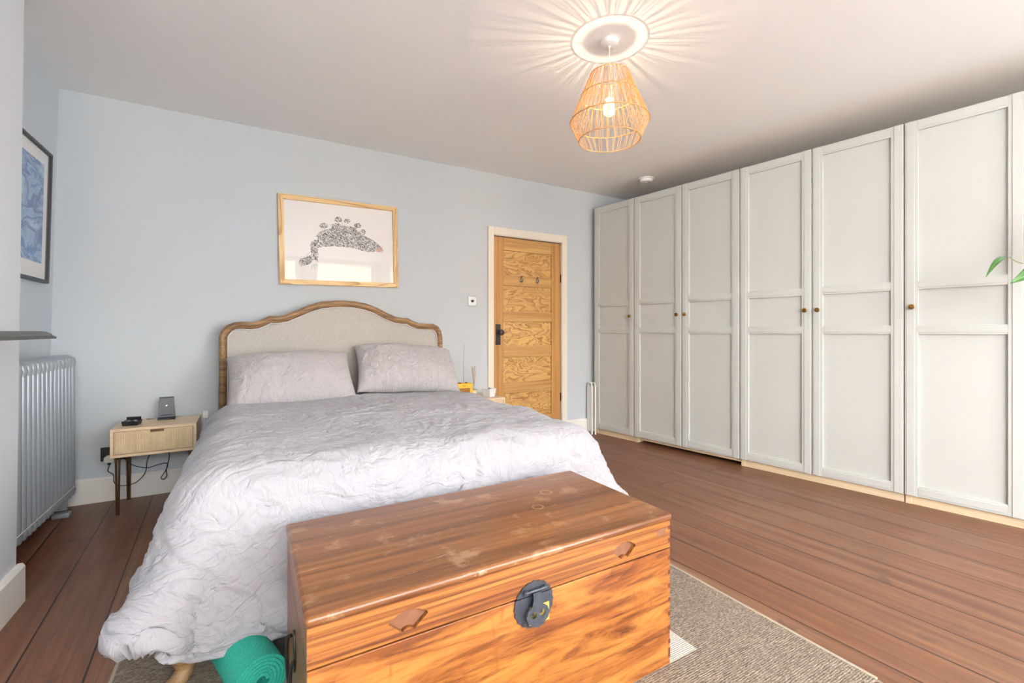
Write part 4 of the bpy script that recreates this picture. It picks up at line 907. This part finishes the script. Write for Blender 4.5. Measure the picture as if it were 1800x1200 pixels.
# right nightstand items
rd = thing('radio', (1.600, 3.60, NT), 'yellow retro radio with brown grille and tall aerial on right nightstand', 'radio', rot=R(-4))
Bx(-.076, .076, -.035, .035, 0, .118).build('body', 'yellow', rd, bevel=.008, seg=3)
Bx(-.048, .052, -.038, -.034, .020, .078).build('speaker_grille', 'grille', rd, bevel=.002)
Bx(-.014, .014, -.0362, -.034, .094, .099).build('badge', 'grille', rd)
MB().tube([(.01, .02, .11), (.012, .02, .30)], .0022, 8).tube([(.012, .02, .30), (.016, .02, .45)], .0014, 8).lathe([(0, 0), (.003, .001), (.003, .006), (0, .007)], (.016, .02, .448), 10).build('aerial', 'chrome', rd)
Bx(-.05, -.02, -.015, .015, .118, .122).box(.02, .035, -.01, .01, .118, .124).build('dial', 'blackiron', rd)
df = thing('reed_diffuser', (1.722, 3.64, NT), 'glass reed diffuser with a bundle of brown reeds on right nightstand', 'reed diffuser')
MB().lathe([(0, .001), (.026, .001), (.028, .005), (.028, .058), (.022, .066), (.010, .070), (.010, .082), (.0085, .082), (.0085, .070), (.020, .064), (.026, .056), (.026, .006), (0, .005)], seg=28).build('bottle', 'glass', df)
MB().lathe([(.0283, .018), (.0288, .018), (.0288, .05), (.0283, .05)], seg=28).build('label', 'wax', df)
MB().lathe([(0, .006), (.0255, .006), (.0255, .03), (0, .03)], seg=24).build('oil', 'wax', df)
rd_ = MB()
for k in range(7):
    a = 2*math.pi*k/7; rd_.tube([(-.007*math.cos(a), -.007*math.sin(a), .01), (.022*math.cos(a), .018*math.sin(a), .255+.01*math.sin(k*3))], .0017, 6)
rd_.build('reeds', 'reed', df)
bw = thing('ceramic_pot', (1.800, 3.50, NT), 'white tapered square ceramic pot at the corner of the right nightstand', 'pot', rot=R(24))
def tap(r0, r1, z0, z1): return [(-r0, -r0, z0), (r0, -r0, z0), (r0, r0, z0), (-r0, r0, z0), (-r1, -r1, z1), (r1, -r1, z1), (r1, r1, z1), (-r1, r1, z1)]
vs = tap(.034, .046, 0, .072)+tap(.042, .030, .072, .008)
MB().raw(vs, [(0, 3, 2, 1), (0, 1, 5, 4), (1, 2, 6, 5), (2, 3, 7, 6), (3, 0, 4, 7), (4, 5, 9, 8), (5, 6, 10, 9), (6, 7, 11, 10), (7, 4, 8, 11), (8, 9, 13, 12), (9, 10, 14, 13), (10, 11, 15, 14), (11, 8, 12, 15), (12, 13, 14, 15)]).build('pot_body', 'ceramic', bw, bevel=.002)
MB().lathe([(0, .03), (.02, .03), (.018, .062), (.008, .078), (0, .08)], seg=16).build('filling', 'greycloth', bw)

# ------------------------------------------------------------------ trailing plant at the right
pt = thing('trailing_plant', (3.22, .36, 1.50), 'green leafy vine trailing in from the right in front of the wardrobe', 'plant')
def leaf(base, tip, up, wid, name='leaf', bend=.15):
    base, tip = Vector(base), Vector(tip); d = tip-base; L = d.length; t = d.normalized(); s_ = t.cross(Vector(up)).normalized(); u_ = s_.cross(t)
    nu, nv = 9, 16; A = np.zeros((nv, nu, 3)); uv = np.zeros((nv, nu, 2))
    for j in range(nv):
        q = j/(nv-1); ww = wid*(math.sin(math.pi*q**.62)**.9)*(1-.15*q)+.0004
        for i in range(nu):
            s = i/(nu-1)*2-1; p = base+t*L*q+s_*ww*s+u_*(-.5*ww*abs(s)*-1*.6+bend*L*math.sin(math.pi*q)*.8-bend*L*q*q)
            A[j, i] = p; uv[j, i] = (i/(nu-1), q)
    B = A-np.array(u_)*.0008
    return grid_obj(name, A, uv, 'leaf', B, parent=pt)
Fv = Vector((math.sin(R(30.1)), math.cos(R(30.1)), 0)); Rv = Vector((math.cos(R(30.1)), -math.sin(R(30.1)), 0)); o_ = pt.location
def pos(px, py, t): return Vector((0, 0, 1.06))+Fv*t+Rv*((px-900)/800*t)+Vector((0, 0, (583-py)/800*t))-o_
leaf(pos(1774, 452, 2.16), pos(1733, 478, 2.08), (.3, -.2, 1), .017, bend=.12)
leaf(pos(1838, 470, 2.16), pos(1785, 492, 2.08), (-.3, -.9, .7), .045, bend=.1)
leaf(pos(1870, 440, 2.1), pos(1930, 470, 2.0), (.2, -.5, 1), .04)
leaf(pos(1880, 500, 2.1), pos(1850, 560, 2.0), (.2, -.8, .6), .04)
for k in range(9):
    a = 2*math.pi*k/9; b = Vector((.07*math.cos(a), .07*math.sin(a), .08)); leaf(b, b+Vector((.13*math.cos(a), .13*math.sin(a), .02-.05*(k % 3))), (0, 0, 1), .035)
MB().tube(bez([(0, 0, .03), (-.02, .05, .10), tuple(pos(1850, 455, 2.16)), tuple(pos(1800, 463, 2.16)), tuple(pos(1774, 452, 2.16))], 10), .0018, 6).build('stem', 'stem', pt)
MB().tube(bez([(-.02, .05, .09), tuple(pos(1870, 452, 2.16)), tuple(pos(1838, 470, 2.16))], 8), .0018, 6).tube(bez([(.0, .03, .05), (-.1, -.02, .02), tuple(pos(1880, 500, 2.1))], 8), .0018, 6).build('stem', 'stem', pt)
MB().lathe([(0, -.10), (.06, -.10), (.085, 0), (.09, .05), (.082, .05), (.078, .0), (0, .0)], seg=32).build('hanging_pot', 'terracotta', pt)
MB().lathe([(0, .001), (.078, .001), (.079, .04), (0, .045)], seg=24).build('soil', 'soil', pt)
hg = MB()
for k in range(3):
    a = 2*math.pi*k/3; hg.tube([(.088*math.cos(a), .088*math.sin(a), .05), (0, 0, .45)], .0015, 6)
hg.tube([(0, 0, .45), (0, 0, CZ-1.50)], .002, 6).build('hanger', 'white', pt)
